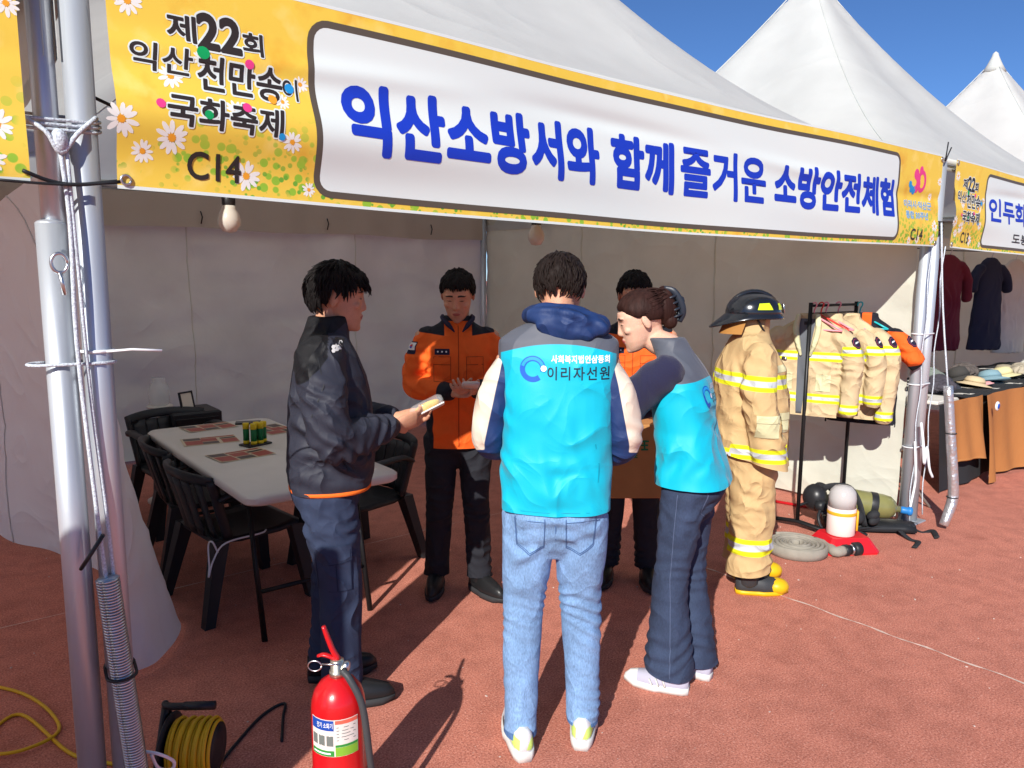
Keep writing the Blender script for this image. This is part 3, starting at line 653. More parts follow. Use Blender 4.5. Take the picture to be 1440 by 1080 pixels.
def body(name,label,FR,J,skin,fem=False,slim=1.0,hands=(),group=None,lean=lambda p:Vector(p)):
    """one continuous skin: head, neck, trunk, limbs, hands"""
    mb=MB(); Hm=J['head']; head(mb,Hm,fem); s=.965 if fem else 1.0
    nb=lean((0,-.015,J['nz'])); limb(mb,[Hm@Vector((0,-.030,-.02)),Hm@Vector((0,-.028,-.085)),nb,nb+Vector((0,-.005,-.07))],[.052*s,.053*s,.058*s,.085*s],18,4)
    torso(mb,[(J['hz']-.06,.10*slim,.07,0,0,2),(J['hz']+.05,.13*slim,.085,0,0,2.2),(J['hz']+.2,.115*slim,.08,0,0,2.2),(J['nz']-.2,.14*slim,.09,0,0,2.2),(J['nz']-.06,.13*slim,.07,-.01,0,2),(J['nz']-.01,.06,.05,-.015,0,2)],lean)
    for sd in ('L','R'):
        S,E,Wr=[Vector(p) for p in J['arm'+sd]]; limb(mb,[S,E,Wr],[.047*slim,.043*slim,.038*slim,.034*slim,.024*slim],14,6)
        limb(mb,J['leg'+sd],[.075*slim,.062*slim,.05*slim,.045*slim,.035*slim],14,6)
        a=Vector(J['leg'+sd][-1]); fd=Vector(J['foot'+sd]); limb(mb,[a,a+Vector((fd.x*.02,fd.y*.02,-.03)),Vector((a.x,a.y,.045))+fd*.06,Vector((a.x,a.y,.035))+fd*.15],[.032,.034,.030,.022],12,4)
    for h in hands: hand(mb,*h)
    v,no,f=remesh(mb,.0042,3,.5)
    Mi=Hm.inverted(); br,ey,li=head_paint(v,Mi,fem,s)
    # set the eyes back a little
    p=(np.c_[v,np.ones(len(v))]@np.array(Mi).T)[:,:3]/s
    for sx in (-1,1):
        g=np.exp(-(((p[:,0]-sx*.0315)/.017)**2+((p[:,2]-.020)/.009)**2))*(p[:,1]>.05); v=v-no*(g*.0035)[:,None]
    Mx=np.array(FR); w=v@Mx[:3,:3].T+Mx[:3,3]; base=FR.translation
    o=mesh_obj('person',w-np.array(base),f,skin,None,None,True,{'brow':br,'eye':ey,'lip':li}); o.location=base
    return tag(o,label,'person',group)
def head_frame(c,pitch=0,yaw=0,roll=0):
    m=Matrix.Rotation(R(yaw),4,'Z')@Matrix.Rotation(R(-pitch),4,'X')@Matrix.Rotation(R(roll),4,'Y'); m.translation=Vector(c); return m
def leg_pair(hz,dx=.095,kn=.49,stance=.11,fy=(0,0)):
    return {'legR':[(dx,0,hz),(dx*1.05,.02+fy[0]*.5,kn),(stance,fy[0],.085)],'legL':[(-dx,0,hz),(-dx*1.05,.02+fy[1]*.5,kn),(-stance,fy[1],.085)]}
def trousers(name,mats,parent,FR,J,rad,hipw=.165,hipd=.115,top=1.0,specs=(),lean=lambda p:Vector(p),vox=.0085,seed=0.,base=.0025,attrs=None,cuff=.05,seat=.0,**kw):
    mb=MB(); hz=J['hz']
    torso(mb,[(hz-.19,hipw*.30,hipd*.42,-.005,0,2),(hz-.145,hipw*.62,hipd*.66,-.008,0,2.1),(hz-.10,hipw*.90,hipd*.86,-.01,0,2.3),(hz-.03,hipw,hipd,-.012-seat,0,2.4),(hz+.025,hipw*.95,hipd*.92,-.006,0,2.4),(max(top,hz+.05),hipw*.88,hipd*.82,0,0,2.4)],lean)
    for sd in ('L','R'):
        a,k,e=[Vector(p) for p in J['leg'+sd]]; e2=Vector((e.x,e.y,cuff)); a2=Vector((a.x*.98,a.y-.005,a.z-.02))
        limb(mb,[a2,a2.lerp(k,.5),k,k.lerp(e2,.5),e2+Vector((0,0,-.045))],rad,20,5)
    sp=list(specs)
    for sd in ('L','R'):
        a,k,e=J['leg'+sd]
        sp+=[((k[0],k[1]-.04,k[2]-.01),.13,(0.15,.3,1),.042,.011),((e[0],e[1],cuff+.09),.12,(0,.25,1),.040,.013),((a[0],.05,a[2]-.10),.12,(.5,0,1),.06,.008),((a[0],-.08,a[2]-.12),.12,(-.4,0,1),.05,.007)]
    return cloth(name,mb,vox,mats,parent,FR,sp,base,7.,seed,4,attrs,cuts=[((0,0,cuff),(0,.12,-1),lambda p:p.z<cuff+.2)],**kw)
M_cyan=mk('cyan_vest_shell',hx(0,178,204),.55,masks=[('yoke',hx(84,88,98)),('pipe',hx(70,74,84))],bump=.12,bscale=500,crease=.38,cscale=5,sheen=.1)
M_windb=mk('navy_beige_windbreaker',hx(28,52,98),.6,masks=[('beige',hx(224,208,188)),('trim',hx(30,34,48))],bump=.15,bscale=300,crease=.5,cscale=8)
M_navyknit=mk('navy_knit',hx(34,34,62),.9,bump=.6,bscale=160,sheen=.2,stretch=(1,1,3))
M_denim=mk('light_blue_denim',hx(124,158,198),.85,bump=.5,bscale=420,var=.26,vscale=10,var2=.22,crease=.25,cscale=8,stretch=(1,1,.35),masks=[('fade',hx(150,180,212)),('hemd',hx(78,112,158))])
M_dkdenim=mk('dark_blue_denim',hx(50,62,86),.85,bump=.5,bscale=420,var2=.15,crease=.25,cscale=8,var=.25,vscale=12,stretch=(1,1,.4))
M_stitch=mk('denim_stitching',hx(70,98,140),.85); M_stitch2=mk('pale_stitching',hx(78,90,116),.85)
M_blackjk=mk('black_softshell',hx(44,46,58),.62,bump=.2,bscale=380,crease=.55,cscale=7,masks=[('yoke',hx(16,16,20)),('lining',hx(240,120,40))])
M_navycargo=mk('navy_cargo_cotton',hx(46,56,80),.85,bump=.3,bscale=420,crease=.5,cscale=7,var=.10,vscale=14)
M_orange=mk('orange_uniform',hx(236,98,28),.8,bump=.25,bscale=380,crease=.4,cscale=7,masks=[('blk',hx(22,24,34))],var=.06,vscale=20)
M_blktr=mk('black_uniform_trousers',hx(30,31,38),.85,bump=.25,bscale=380,crease=.5,cscale=7)
M_leather=mk('black_leather',(.014,.014,.015),.35,bump=.2,bscale=120)
M_rub=mk('dark_rubber_sole',(.03,.03,.032),.7); M_whsole=mk('white_sole',(.68,.68,.64),.6,var=.12,vscale=30)
M_snk=mk('white_mesh_sneaker',(.72,.72,.72),.7,masks=[('lime',hx(206,236,120)),('gry',hx(70,72,76))],bump=.4,bscale=400)
M_snk2=mk('grey_suede_sneaker',hx(176,174,190),.85,masks=[('wht',(.80,.79,.75))],bump=.2,bscale=400)
M_sock=mk('knit_sock',hx(186,192,216),.9,bump=.5,bscale=300)
M_wht=mk('print_white_vest',(.85,.87,.88),.6); M_ink=mk('print_dark_vest',hx(24,40,60),.6); M_logo=mk('print_blue_vest',hx(20,90,190),.6); M_logo2=mk('print_cyan_vest',hx(30,150,220),.6)
M_metal=M_steel
M_patchn=mk('navy_patch',hx(28,26,52),.8); M_patchw=mk('patch_white',(.75,.74,.72),.8); M_red=mk('patch_red',hx(200,40,48),.7)
I4=Matrix.Identity(4)
def vest_prof(hw,hd,z0,zt,nw=.072):
    return [(z0-.004,hw*1.0,hd*1.02,-.005,0,2.6),(z0+.10,hw*1.0,hd*1.0,-.005,0,2.6),(z0+.28,hw*.99,hd*1.0,-.008,0,2.6),(zt-.20,hw*1.02,hd*1.02,-.012,0,2.6),(zt-.11,hw*1.08,hd*.94,-.016,0,2.6),(zt-.055,hw*1.07,hd*.78,-.02,0,2.5),(zt-.018,hw*.80,hd*.66,-.024,0,2.2),(zt+.012,nw*1.05,nw*1.15,-.026,0,2),(zt+.05,nw,nw*1.05,-.02,0,2)]
def vest_print(o,FR,parent,lean_dz=0,z0=0,u0=0,k=1.0):
    f0=onto(bvh_of(o),FR,(0,1,0),.0016); fn=lambda a,b,o=0:f0(a*k,b,o); p=MB(); S=[M_wht,M_ink,M_logo,M_logo2]
    lettering(p,'사회복지법인삼동회',(u0-.022,1.398+z0,u0+.170,1.424+z0),lambda a,b:fn(a,b),0,.03,spacing=1.1)
    lettering(p,'이리자선원',(u0-.034,1.343+z0,u0+.170,1.387+z0),lambda a,b:fn(a,b),1,.012,spacing=1.2)
    C=(u0-.082,1.378+z0); arc=[(C[0]+.034*math.cos(R(a)),C[1]+.034*math.sin(R(a))) for a in range(-15,320,12)]
    strip2d(p,lambda a,b:fn(a,b),arc,.017,2,step=.01); strip2d(p,lambda a,b:fn(a,b,.001),arc[:16],.010,3,step=.01); disc2d(p,lambda a,b:fn(a,b,.0012),(C[0]+.036,C[1]+.002),.010,10,0)
    p.build('back_print',S,parent)
# ---- man in the cyan vest, seen from behind
def vest_man():
    FR=frame_at((1.385,-.365),(.66,.75)); lean=lambda p:Vector((p[0],p[1]+max(0,p[2]-.95)*.05,p[2]))
    J=dict(hz=.90,nz=1.50,footL=Vector((-.25,.97,0)),footR=Vector((.10,.99,0))); J.update(leg_pair(.88,.092,.49,.112,(.02,-.06)))
    J['legL'][1]=(-.112,.005,.49); J['legR'][1]=(.098,.045,.49)
    J['armL']=[(-.172,-.01,1.40),(-.232,.0,1.115),(-.13,.25,1.03)]; J['armR']=[(.172,-.01,1.40),(.232,.0,1.11),(.13,.25,1.02)]
    J['head']=head_frame((0.004,.055,1.628),20,-4)
    P=body('person','person in a cyan vest over a navy and beige windbreaker, seen from behind',FR,J,SKIN_A,slim=.78,lean=lean,
        hands=[((-.13,.25,1.03),(.5,.85,.05),(.6,-.3,-.6),1,.5),((.13,.25,1.02),(-.5,.85,.05),(-.6,-.3,-.6),-1,.5)])
    h=MB(); line=lambda az:(.62 if abs(math.atan2(math.sin(az),math.cos(az)))<.9 else (.12 if abs(math.atan2(math.sin(az),math.cos(az)))<1.75 else -.50))
    hair_mesh(h,FR@J['head'],lambda az,el:.006+.008*max(0,math.sin(el)),line,3,520,.045); h.build('hair',HAIR_D,P)
    # windbreaker: trunk, sleeves, hood
    mb=MB(); torso(mb,[(.852,.176,.119,-.004,0,2.6),(.875,.174,.115,-.002,0,2.6),(.91,.164,.102,0,0,2.6)]+vest_prof(.164,.104,.862,1.49)[2:],lean)
    for s,k in ((-1,'armL'),(1,'armR')):
        S,E,Wr=[Vector(p) for p in J[k]]; limb(mb,[S+Vector((-s*.03,0,.0)),S.lerp(E,.45)+Vector((s*.012,-.01,0)),E,E.lerp(Wr,.5)+Vector((0,0,-.008)),Wr],[.054,.060,.059,.058,.054,.044],20,6)
    def beige(v):   # pale panel down the outer-back of each sleeve, and at the tail
        ax=np.abs(v[:,0]); z=v[:,2]
        a=np.minimum(ax-(.172+.060*np.clip((1.40-z)/.285,0,1)+.012),np.minimum(1.405-z+.5*(ax-.20),z-1.085+.25*(v[:,1]+.03)))
        b=np.minimum(np.minimum(.882-z,.045-np.abs(v[:,0]+.005)),.02-v[:,1]); return np.maximum(a,b)
    sp=[]
    for s in (-1,1): sp+=[((s*.262,.02,1.17),.11,(0,.5,1),.045,.014),((s*.235,.0,1.30),.11,(s*.3,.2,1),.06,.009),((s*.2,.15,1.11),.10,(-s*.5,1,0),.05,.010)]
    cloth('windbreaker',mb,.0085,M_windb,P,FR,sp,.004,7.,1.,4,{'beige':beige,'trim':lambda v:np.full(len(v),-1.)})
    hb=MB(); pts=[(-.085,.055,1.535),(-.100,-.02,1.545),(-.065,-.080,1.548),(.01,-.105,1.545),(.090,-.095,1.530),(.140,-.045,1.512),(.125,.04,1.510)]
    limb(hb,[lean(p) for p in pts],[.018,.026,.032,.038,.042,.038,.024],16,5)
    limb(hb,[lean(p) for p in [(-.085,.05,1.555),(-.088,-.03,1.565),(-.04,-.078,1.572),(.04,-.082,1.568),(.09,-.03,1.555),(.085,.05,1.55)]],[.014,.018,.022,.022,.018,.014],12,5)
    hb.ell(lean((.045,-.108,1.512)),(.125,.026,.046))
    cloth('hood',hb,.007,M_windb,P,FR,[((.03,-.12,1.53),.13,(.35,0,1),.042,.013),((.1,-.05,1.52),.09,(.8,.2,.6),.045,.010)],.005,10.,2.,3,{'beige':lambda v:np.full(len(v),-1.),'trim':lambda v:np.full(len(v),-1.)})
    mb=MB(); torso(mb,vest_prof(.190,.130,.840,1.518,.080),lean)
    vst=cloth('vest',mb,.0085,M_cyan,P,FR,[((-.12,-.12,1.05),.16,(.5,0,1),.10,.006),((.12,-.12,1.02),.2,(-.25,0,1),.09,.008),((.16,-.06,1.10),.18,(1,0,.2),.05,.008),((0,-.12,.95),.25,(1,0,.1),.11,.006),((-.17,-.05,1.2),.14,(.8,0,.6),.06,.007)],.0035,5.,3.,4,
        {'yoke':lambda v:v[:,2]-(1.458-.9*v[:,0]**2)-np.where(v[:,1]>.04,.02,0),'pipe':lambda v:np.maximum(np.minimum(np.abs(v[:,0])-.192,v[:,2]-1.22),-1)},cuts=[((0,0,.888),(0,0,-1),lambda p:p.z<1.0)])
    vest_print(vst,FR,P)
    b=bvh_of(vst); fn=onto(b,FR,(0,1,0),.001); s=MB()
    strip2d(s,fn,[(-.155,.90),(.155,.90)],.0025); strip2d(s,fn,[(.128,1.13),(.142,1.06),(.140,1.00)],.004); s.build('vest_seam',mk('vest_seam_thread',hx(0,150,176),.6),vst)
    tr=trousers('jeans',M_denim,P,FR,J,[.098,.091,.075,.071,.064,.058],.172,.115,.925,
        [((.0,-.1,.80),.14,(.2,0,1),.05,.010),((-.1,-.09,.74),.13,(.6,0,1),.055,.009),((.1,-.09,.74),.13,(-.6,0,1),.055,.009)],lean,.0085,4.,.003,
        {'fade':lambda v:np.minimum(.045-np.abs(np.abs(v[:,0])-.10),np.minimum(.74-v[:,2],v[:,2]-.2))*0-1,'hemd':lambda v:.085-v[:,2]},cuff=.075,seat=.006)
    fn=onto(bvh_of(tr),FR,(0,1,0),.0028); st=MB()
    for sx in (-1,1):
        pk=[(sx*.035,.872),(sx*.038,.765),(sx*.085,.738),(sx*.130,.772),(sx*.138,.872)]; strip2d(st,fn,pk,.0034,step=.01); strip2d(st,fn,[(x*.985+sx*.0008,z+.006) for x,z in pk],.0028,step=.01)
        strip2d(st,fn,[(sx*.035,.866),(sx*.138,.866)],.0026)
    strip2d(st,fn,[(0,.90),(.002,.80)],.003); st.build('pocket_stitching',M_stitch,tr)
    for sd in ('L','R'):
        a=J['leg'+sd][2]; fd=J['foot'+sd]; fr=FR@frame_at((a[0],a[1]),(fd.x,fd.y)); u=MB(); so=MB(); shoe(u,so,fr,.285,.052,.078,.036,toe=.55)
        inv=fr.inverted(); loc=np.array([inv@Vector(p) for p in u.v])
        up=u.build('shoe_upper',M_snk,P,attrs={'lime':np.minimum(np.minimum(loc[:,2]-.045,.088-loc[:,2]),-.02-loc[:,1]),'gry':np.minimum(np.minimum(.012-np.abs(loc[:,2]-.052-(loc[:,1])*.10),loc[:,1]-.0),.13-loc[:,1])})
        so.build('shoe_sole',M_whsole,up); k=MB(); limb(k,[fr@Vector((0,-.006,.05)),fr@Vector((0,-.004,.105))],[.036,.034],14,1); k.build('sock',M_sock,P)
    return P
vest_man()
# ---- woman in the cyan vest
def vest_woman():
    FR=frame_at((2.08,-.39),(-.42,.9)); kz=.90
    lean=lambda p:Vector((p[0],p[1]+max(0,p[2]-kz)*.13+max(0,p[2]-1.25)*.22,p[2]-max(0,p[2]-1.2)*.05))
    J=dict(hz=.88,nz=1.40,footL=Vector((-.10,.99,0)),footR=Vector((.22,.97,0))); J.update(leg_pair(.86,.085,.47,.085,(-.03,.03)))
    S=lean((-.165,0,1.335)); S2=lean((.165,0,1.335))
    J['armL']=[S,(S.x-.03,S.y+.160,S.z-.205),(S.x+.07,S.y+.35,S.z-.20)]; J['armR']=[S2,(S2.x+.04,S2.y+.16,S2.z-.22),(S2.x-.08,S2.y+.34,S2.z-.26)]
    hc=lean((0,.055,1.505)); J['head']=head_frame((hc.x-.005,hc.y+.03,hc.z+.012),19,27)
    P=body('person','person in a cyan vest and dark flared jeans, hair held up by a claw clip',FR,J,SKIN_B,True,.88,lean=lean,
        hands=[(J['armL'][2],(.2,1,-.05),(.5,0,-.8),1,.45,.92),(J['armR'][2],(-.2,1,-.05),(-.5,0,-.8),-1,.45,.92)])
    h=MB(); HM=FR@J['head']
    def line(az):
        a=abs(math.atan2(math.sin(az),math.cos(az))); return .52 if a<.5 else (.52-(a-.5)*.65 if a<1.3 else (.0 if a<1.6 else -.22-.25*min(1,(a-1.6)/1.0)))
    hair_mesh(h,HM,lambda az,el:.012+.006*max(0,math.sin(el)),line,8,0,.06,s=.965,lumps=.25)
    for c,r in (((0,-.100,.024),(.060,.058,.072)),((.010,-.125,.060),(.044,.036,.046)),((-.01,-.112,-.035),(.038,.030,.034))):
        t=MB(); t.ell(c,r,None,22,14); h.add([HM@Vector(p) for p in t.v],t.f)
    for k in range(320):    # strands swept to the clip
        az=rng.uniform(.5,2.9)*random.choice((-1,1)); el=rng.uniform(.05 if abs(az)>1.3 else .62,1.25)
        d=lambda a,e,q:Vector((math.sin(a)*math.cos(e)*(.078+q),-.014+math.cos(a)*math.cos(e)*(.098+q),.022+math.sin(e)*(.090+q)))
        p0=d(az,el,.012); e_=Vector((rng.uniform(-.02,.02),-.135,rng.uniform(-.01,.08))); m_=(p0+e_)/2; m_=m_+ (m_-Vector((0,-.014,.022))).normalized()*.016
        t=MB(); t.tube([p0,m_,e_],[.0010,.0018,.0012],5,sm=5); h.add([HM@Vector(p) for p in t.v],t.f)
    h.build('hair',HAIR_B,P)
    c=MB()      # claw clip: two open jaws gripping the rolled hair
    for sx in (-1,1):
        t=MB(); t.tube([(sx*.012,-.128,.098),(sx*.024,-.158,.075),(sx*.028,-.172,.025),(sx*.026,-.168,-.020),(sx*.016,-.148,-.052)],[.009,.013,.014,.013,.008],10,sm=5,flat=.45,up=(1,0,0))
        for q in range(4): t.tube([(sx*.026,-.165,.055-q*.026),(sx*.040,-.140,.055-q*.026),(sx*.030,-.112,.052-q*.026)],[.005,.005,.0025],6,sm=3)
        c.add([HM@Vector(p) for p in t.v],t.f)
    t=MB(); t.tube([(-.024,-.166,.012),(.024,-.166,.012)],.009,8); t.box((.0,-.180,.030),(.060,.018,.030),bev=.006); c.add([HM@Vector(p) for p in t.v],t.f)
    c.build('hair_clip',mk('slate_plastic',hx(38,44,54),.4),P)
    mb=MB(); torso(mb,[(.87,.155,.105,-.01,0,2.4),(1.0,.145,.10,0,0,2.4),(1.2,.145,.10,0,0,2.4),(1.30,.145,.085,0,0,2.4),(1.37,.09,.065,-.02,0,2.2),(1.42,.06,.06,-.02,0,2)],lean)
    for sx,k in ((-1,'armL'),(1,'armR')):
        a,e,w_=[Vector(p) for p in J[k]]; limb(mb,[a+Vector((-sx*.04,-.02,.0)),a.lerp(e,.45)+Vector((0,0,.012)),a.lerp(e,.85)],[.068,.072,.072,.066],20,6)
    cloth('knit_top',mb,.008,M_navyknit,P,FR,[((J['armL'][0].x-.02,J['armL'][0].y+.1,J['armL'][0].z-.06),.14,(0,1,-.4),.045,.010)],.004,9.,1.,4)
    mb=MB()
    for sx,k in ((-1,'armL'),(1,'armR')):
        a,e,w_=[Vector(p) for p in J[k]]; limb(mb,[a.lerp(e,.8),e,w_],[.042,.040,.036,.030],14,5)
    cloth('undersleeve',mb,.007,M_navyknit,P,FR,[],.002,9.,2.,3)
    mb=MB(); zt=1.375
    torso(mb,[(.82,.188,.150,-.022,0,2.5),(.862,.186,.148,-.022,0,2.5),(.96,.178,.134,-.016,0,2.5),(1.08,.163,.118,-.006,0,2.5),(1.20,.170,.122,-.004,0,2.5),(1.28,.172,.112,-.010,0,2.4),(1.33,.150,.092,-.018,0,2.3),(1.365,.11,.078,-.022,0,2.2),(1.40,.076,.078,-.012,0,2),(1.455,.070,.074,-.004,0,2)],lean)
    vst=cloth('vest',mb,.0085,M_cyan,P,FR,[((-.15,0,1.02),.16,(.2,.8,.5),.07,.008),((-.1,-.1,1.1),.2,(.5,0,1),.10,.007),((-.12,.04,.93),.16,(0,1,.2),.07,.008),((.05,-.12,.97),.2,(.7,0,.7),.09,.006)],.0035,5.,6.,4,
        {'yoke':lambda v:v[:,2]-(1.292-.5*v[:,0]**2),'pipe':lambda v:np.full(len(v),-1.)},cuts=[((0,0,.872),(0,0,-1),lambda p:p.z<1.0)])
    # back print (the cast follows her back)
    vest_print(vst,FR,P,z0=-.155,u0=.0,k=.82)
    fn=onto(bvh_of(vst),FR,(1,0,0),.0012); z=MB(); strip2d(z,fn,[(-.085-.03,1.09),(-.10-.02,1.03),(-.105-.01,.98)],.006); z.build('pocket_zip',M_black,vst)
    tr=trousers('jeans',M_dkdenim,P,FR,J,[.092,.084,.070,.072,.088,.108],.165,.122,.93,[((-.08,-.09,.74),.14,(.4,0,1),.05,.008),((0,.05,.80),.14,(.3,.2,1),.05,.007)],lambda p:Vector(p),.0085,8.,.003,None,cuff=.085,seat=.012)
    fn=onto(bvh_of(tr),FR,(0,1,0),.0028); st=MB()
    for sx in (-1,1):
        pk=[(sx*.035,.862),(sx*.038,.77),(sx*.08,.745),(sx*.122,.775),(sx*.130,.862)]; strip2d(st,fn,pk,.003,closed=True,step=.01)
    fs=onto(bvh_of(tr),FR,(1,0,0),.0028); strip2d(st,fs,[(-.0,.85),(-.02,.5),(-.0,.10)],.0026,step=.01); st.build('pocket_stitching',M_stitch2,tr)
    for sd in ('L','R'):
        a=J['leg'+sd][2]; fd=J['foot'+sd]; fr=FR@frame_at((a[0],a[1]-.01),(fd.x,fd.y)); u=MB(); so=MB(); shoe(u,so,fr,.262,.045,.055,.026,toe=.5)
        loc=np.array([fr.inverted()@Vector(p) for p in u.v]); up=u.build('shoe_upper',M_snk2,P,attrs={'wht':np.minimum(loc[:,1]-.135,1)})
        so.build('shoe_sole',M_whsole,up); k=MB(); limb(k,[fr@Vector((0,-.012,.05)),fr@Vector((0,-.012,.16))],[.038,.036],14,1); k.build('sock',M_sock,P)
        k=MB()
        for q in range(3):
            for sx in (-1,1): k.tube([fr@Vector((sx*.0475,.015+q*.026,.030)),fr@Vector((sx*.041,.030+q*.026,.066-q*.006))],.0055,6,flat=.35)
        k.build('shoe_stripe',M_whsole,up)
    return P
vest_woman()
# ---- man in the black jacket, side on
def jacket_man():
    FR=frame_at((.905,.43),(.90,-.435)); lean=lambda p:Vector((p[0],p[1]+max(0,p[2]-1.0)*.04,p[2]))
    J=dict(hz=.89,nz=1.475,footR=Vector((.1,1,0)),footL=Vector((-.15,1,0))); J.update(leg_pair(.87,.095,.48,.105,(.03,-.03)))
    J['armR']=[(.195,-.02,1.395),(.262,.035,1.10),(.080,.255,1.105)]; J['armL']=[(-.195,-.02,1.395),(-.255,.06,1.10),(-.060,.27,1.11)]
    J['head']=head_frame((0,.055,1.588),7,-4)
    P=body('person','person in a black jacket and navy cargo trousers holding a wrapped snack',FR,J,SKIN_A,False,1.05,lean=lean,
       hands=[((.080,.255,1.105),(-.40,.9,.16),(-.75,-.25,.35),-1,.42,1.0,.8),((-.060,.27,1.11),(.34,.93,.12),(.55,-.1,.65),1,.35,1.0,.8)])
    h=MB()
    def line(az):
        a=abs(math.atan2(math.sin(az),math.cos(az))); return .36 if a<.95 else (.14 if a<1.2 else (.10 if a<1.75 else -.48))
    hair_mesh(h,FR@J['head'],lambda az,el:.016+.012*max(0,math.sin(el))+(.008 if math.cos(az)>.4 and el<.8 else 0),line,5,560,.055); h.build('hair',HAIR_K,P)
    mb=MB()
    torso(mb,[(.82,.196,.158,.005,0,2.5),(.868,.196,.158,.005,0,2.5),(.92,.202,.165,.008,0,2.5),(1.05,.205,.165,.012,0,2.5),(1.20,.205,.158,.008,0,2.5),(1.30,.208,.145,0,0,2.5),(1.38,.195,.118,-.012,0,2.4),(1.43,.150,.095,-.018,0,2.2),(1.465,.092,.086,-.012,0,2),(1.525,.082,.082,.0,0,2)],lean)
    for s,k in ((-1,'armL'),(1,'armR')):
        S,E,Wr=[Vector(p) for p in J[k]]; limb(mb,[S+Vector((-s*.04,0,.0)),S.lerp(E,.5)+Vector((s*.014,-.012,0)),E+Vector((0,-.01,-.005)),E.lerp(Wr,.5)+Vector((0,0,-.004)),E.lerp(Wr,.94)],[.090,.088,.080,.078,.064,.048],22,6)
    sp=[]
    for s in (-1,1): sp+=[((s*.262,.04,1.11),.12,(0,.8,1),.05,.017),((s*.245,.0,1.25),.12,(s*.2,.5,1),.06,.010),((s*.18,.17,1.11),.12,(-s*.6,1,.2),.045,.011),((s*.19,-.07,1.05),.2,(0,.45,1),.07,.013),((s*.2,.0,.95),.16,(0,.3,1),.06,.012)]
    jk=cloth('jacket',mb,.0085,M_blackjk,P,FR,sp,.0045,6.,5.,4,{'yoke':lambda v:np.where((v[:,1]<.02)|(v[:,2]>1.46),np.maximum((v[:,2]-(1.36+.9*(v[:,1]+.08)-.35*np.clip(np.abs(v[:,0])-.1,0,1)))*.7,v[:,2]-1.50),-1),'lining':lambda v:np.full(len(v),-1.)},cuts=[((0,0,.870),(0,.05,-1),lambda p:p.z<.98 and abs(p.x)<.24)])
    oh=MB(); oh.loft([[FR@lean(p) for p in ring((0,.006,z),hw,hd,36,2.5)] for z,hw,hd in ((.864,.188,.150),(.865,.195,.157),(.878,.196,.158),(.880,.188,.150))]); oh.build('orange_shirt_hem',mk('orange_cotton',hx(240,112,34),.8,bump=.3,bscale=200),P)
    fn=onto(bvh_of(jk),FR,(-1,0,0),.002)      # seen from his right side, u runs to his front
    e=MB(); E_=lambda pts,w,m=0:strip2d(e,fn,pts,w,m)
    fill2d(e,fn,[(.022,1.415),(.060,1.402),(.072,1.445),(.040,1.452)],0,.02); e.build('epaulette',M_black,jk)
    e=MB()
    for q in range(3):
        for w_ in range(2): disc2d(e,lambda a,b:fn(a,b,.002),(.034+q*.012,1.412+w_*.013+q*.004),.0075,6)
    e.build('rank_pin',M_patchw,jk)
    e=MB(); strip2d(e,fn,[(-.02,1.39),(.0,1.30),(-.045,1.19)],.003); strip2d(e,fn,[(.085,.93),(.095,.98)],.005); e.build('jacket_seam',M_black,jk)
    tr=trousers('cargo_trousers',M_navycargo,P,FR,J,[.108,.104,.086,.083,.076,.080],.178,.138,.93,[((.15,.0,.80),.16,(0,.8,1),.06,.010)],lambda p:Vector(p),.0085,9.,.004,None,cuff=.08)
    fn=onto(bvh_of(tr),FR,(-1,0,0),.002); e=MB()
    pk=[(-.055,.66),(.075,.665),(.078,.50),(-.045,.495)]; fill2d(e,lambda a,b:fn(a,b,.006),[(-.062,.675),(.080,.68),(.080,.617),(.0,.605),(-.060,.612)],0,.03); fill2d(e,lambda a,b:fn(a,b,.003),pk,0,.03)
    e.build('cargo_pocket',M_navycargo,tr); e=MB()
    strip2d(e,lambda a,b:fn(a,b,.008),[(-.062,.612),(.0,.605),(.08,.617)],.003); strip2d(e,lambda a,b:fn(a,b,.0045),[(.022,.605),(.026,.50)],.003); strip2d(e,lambda a,b:fn(a,b,.0045),pk,.003,closed=True); strip2d(e,fn,[(.06,.86),(.115,.80),(.125,.775)],.004); e.build('pocket_stitching',mk('navy_thread',hx(26,36,60),.9),tr)
    for sd in ('L','R'):
        a=J['leg'+sd][2]; fd=J['foot'+sd]; fr=FR@frame_at((a[0],a[1]),(fd.x,fd.y)); u=MB(); so=MB(); shoe(u,so,fr,.285,.050,.08,.028,toe=.5); up=u.build('shoe_upper',M_leather,P); so.build('shoe_sole',M_rub,up)
    # wrapped snack
    c=FR@Vector((.0,.395,1.145)); f=FR.to_3x3()
    t=thing('wrapped_snack',c,'clear wrapped yellow snack on white card, held by the black jacket wearer','snack')
    Rm=f@Matrix.Rotation(.45,3,'X')@Matrix.Rotation(-.3,3,'Y')
    m=MB(); m.box(c,(.075,.135,.006),Rm,bev=.002); m.build('card_tray',mk('white_card',(.85,.84,.80),.6),t,smooth=False)
    m=MB(); m.ell(c+Rm@Vector((0,.0,.018)),(.030,.055,.018),Rm,18,10); m.build('cake',mk('yellow_sponge',hx(238,196,90),.85,bump=.7,bscale=120,var=.2,vscale=40),t)
    m=MB(); m.box(c+Rm@Vector((0,0,.022)),(.078,.140,.042),Rm,bev=.012); m.build('film',mk('clear_film',(1,1,1),.06,alpha=.16,spec=.6),t)
    return P
jacket_man()
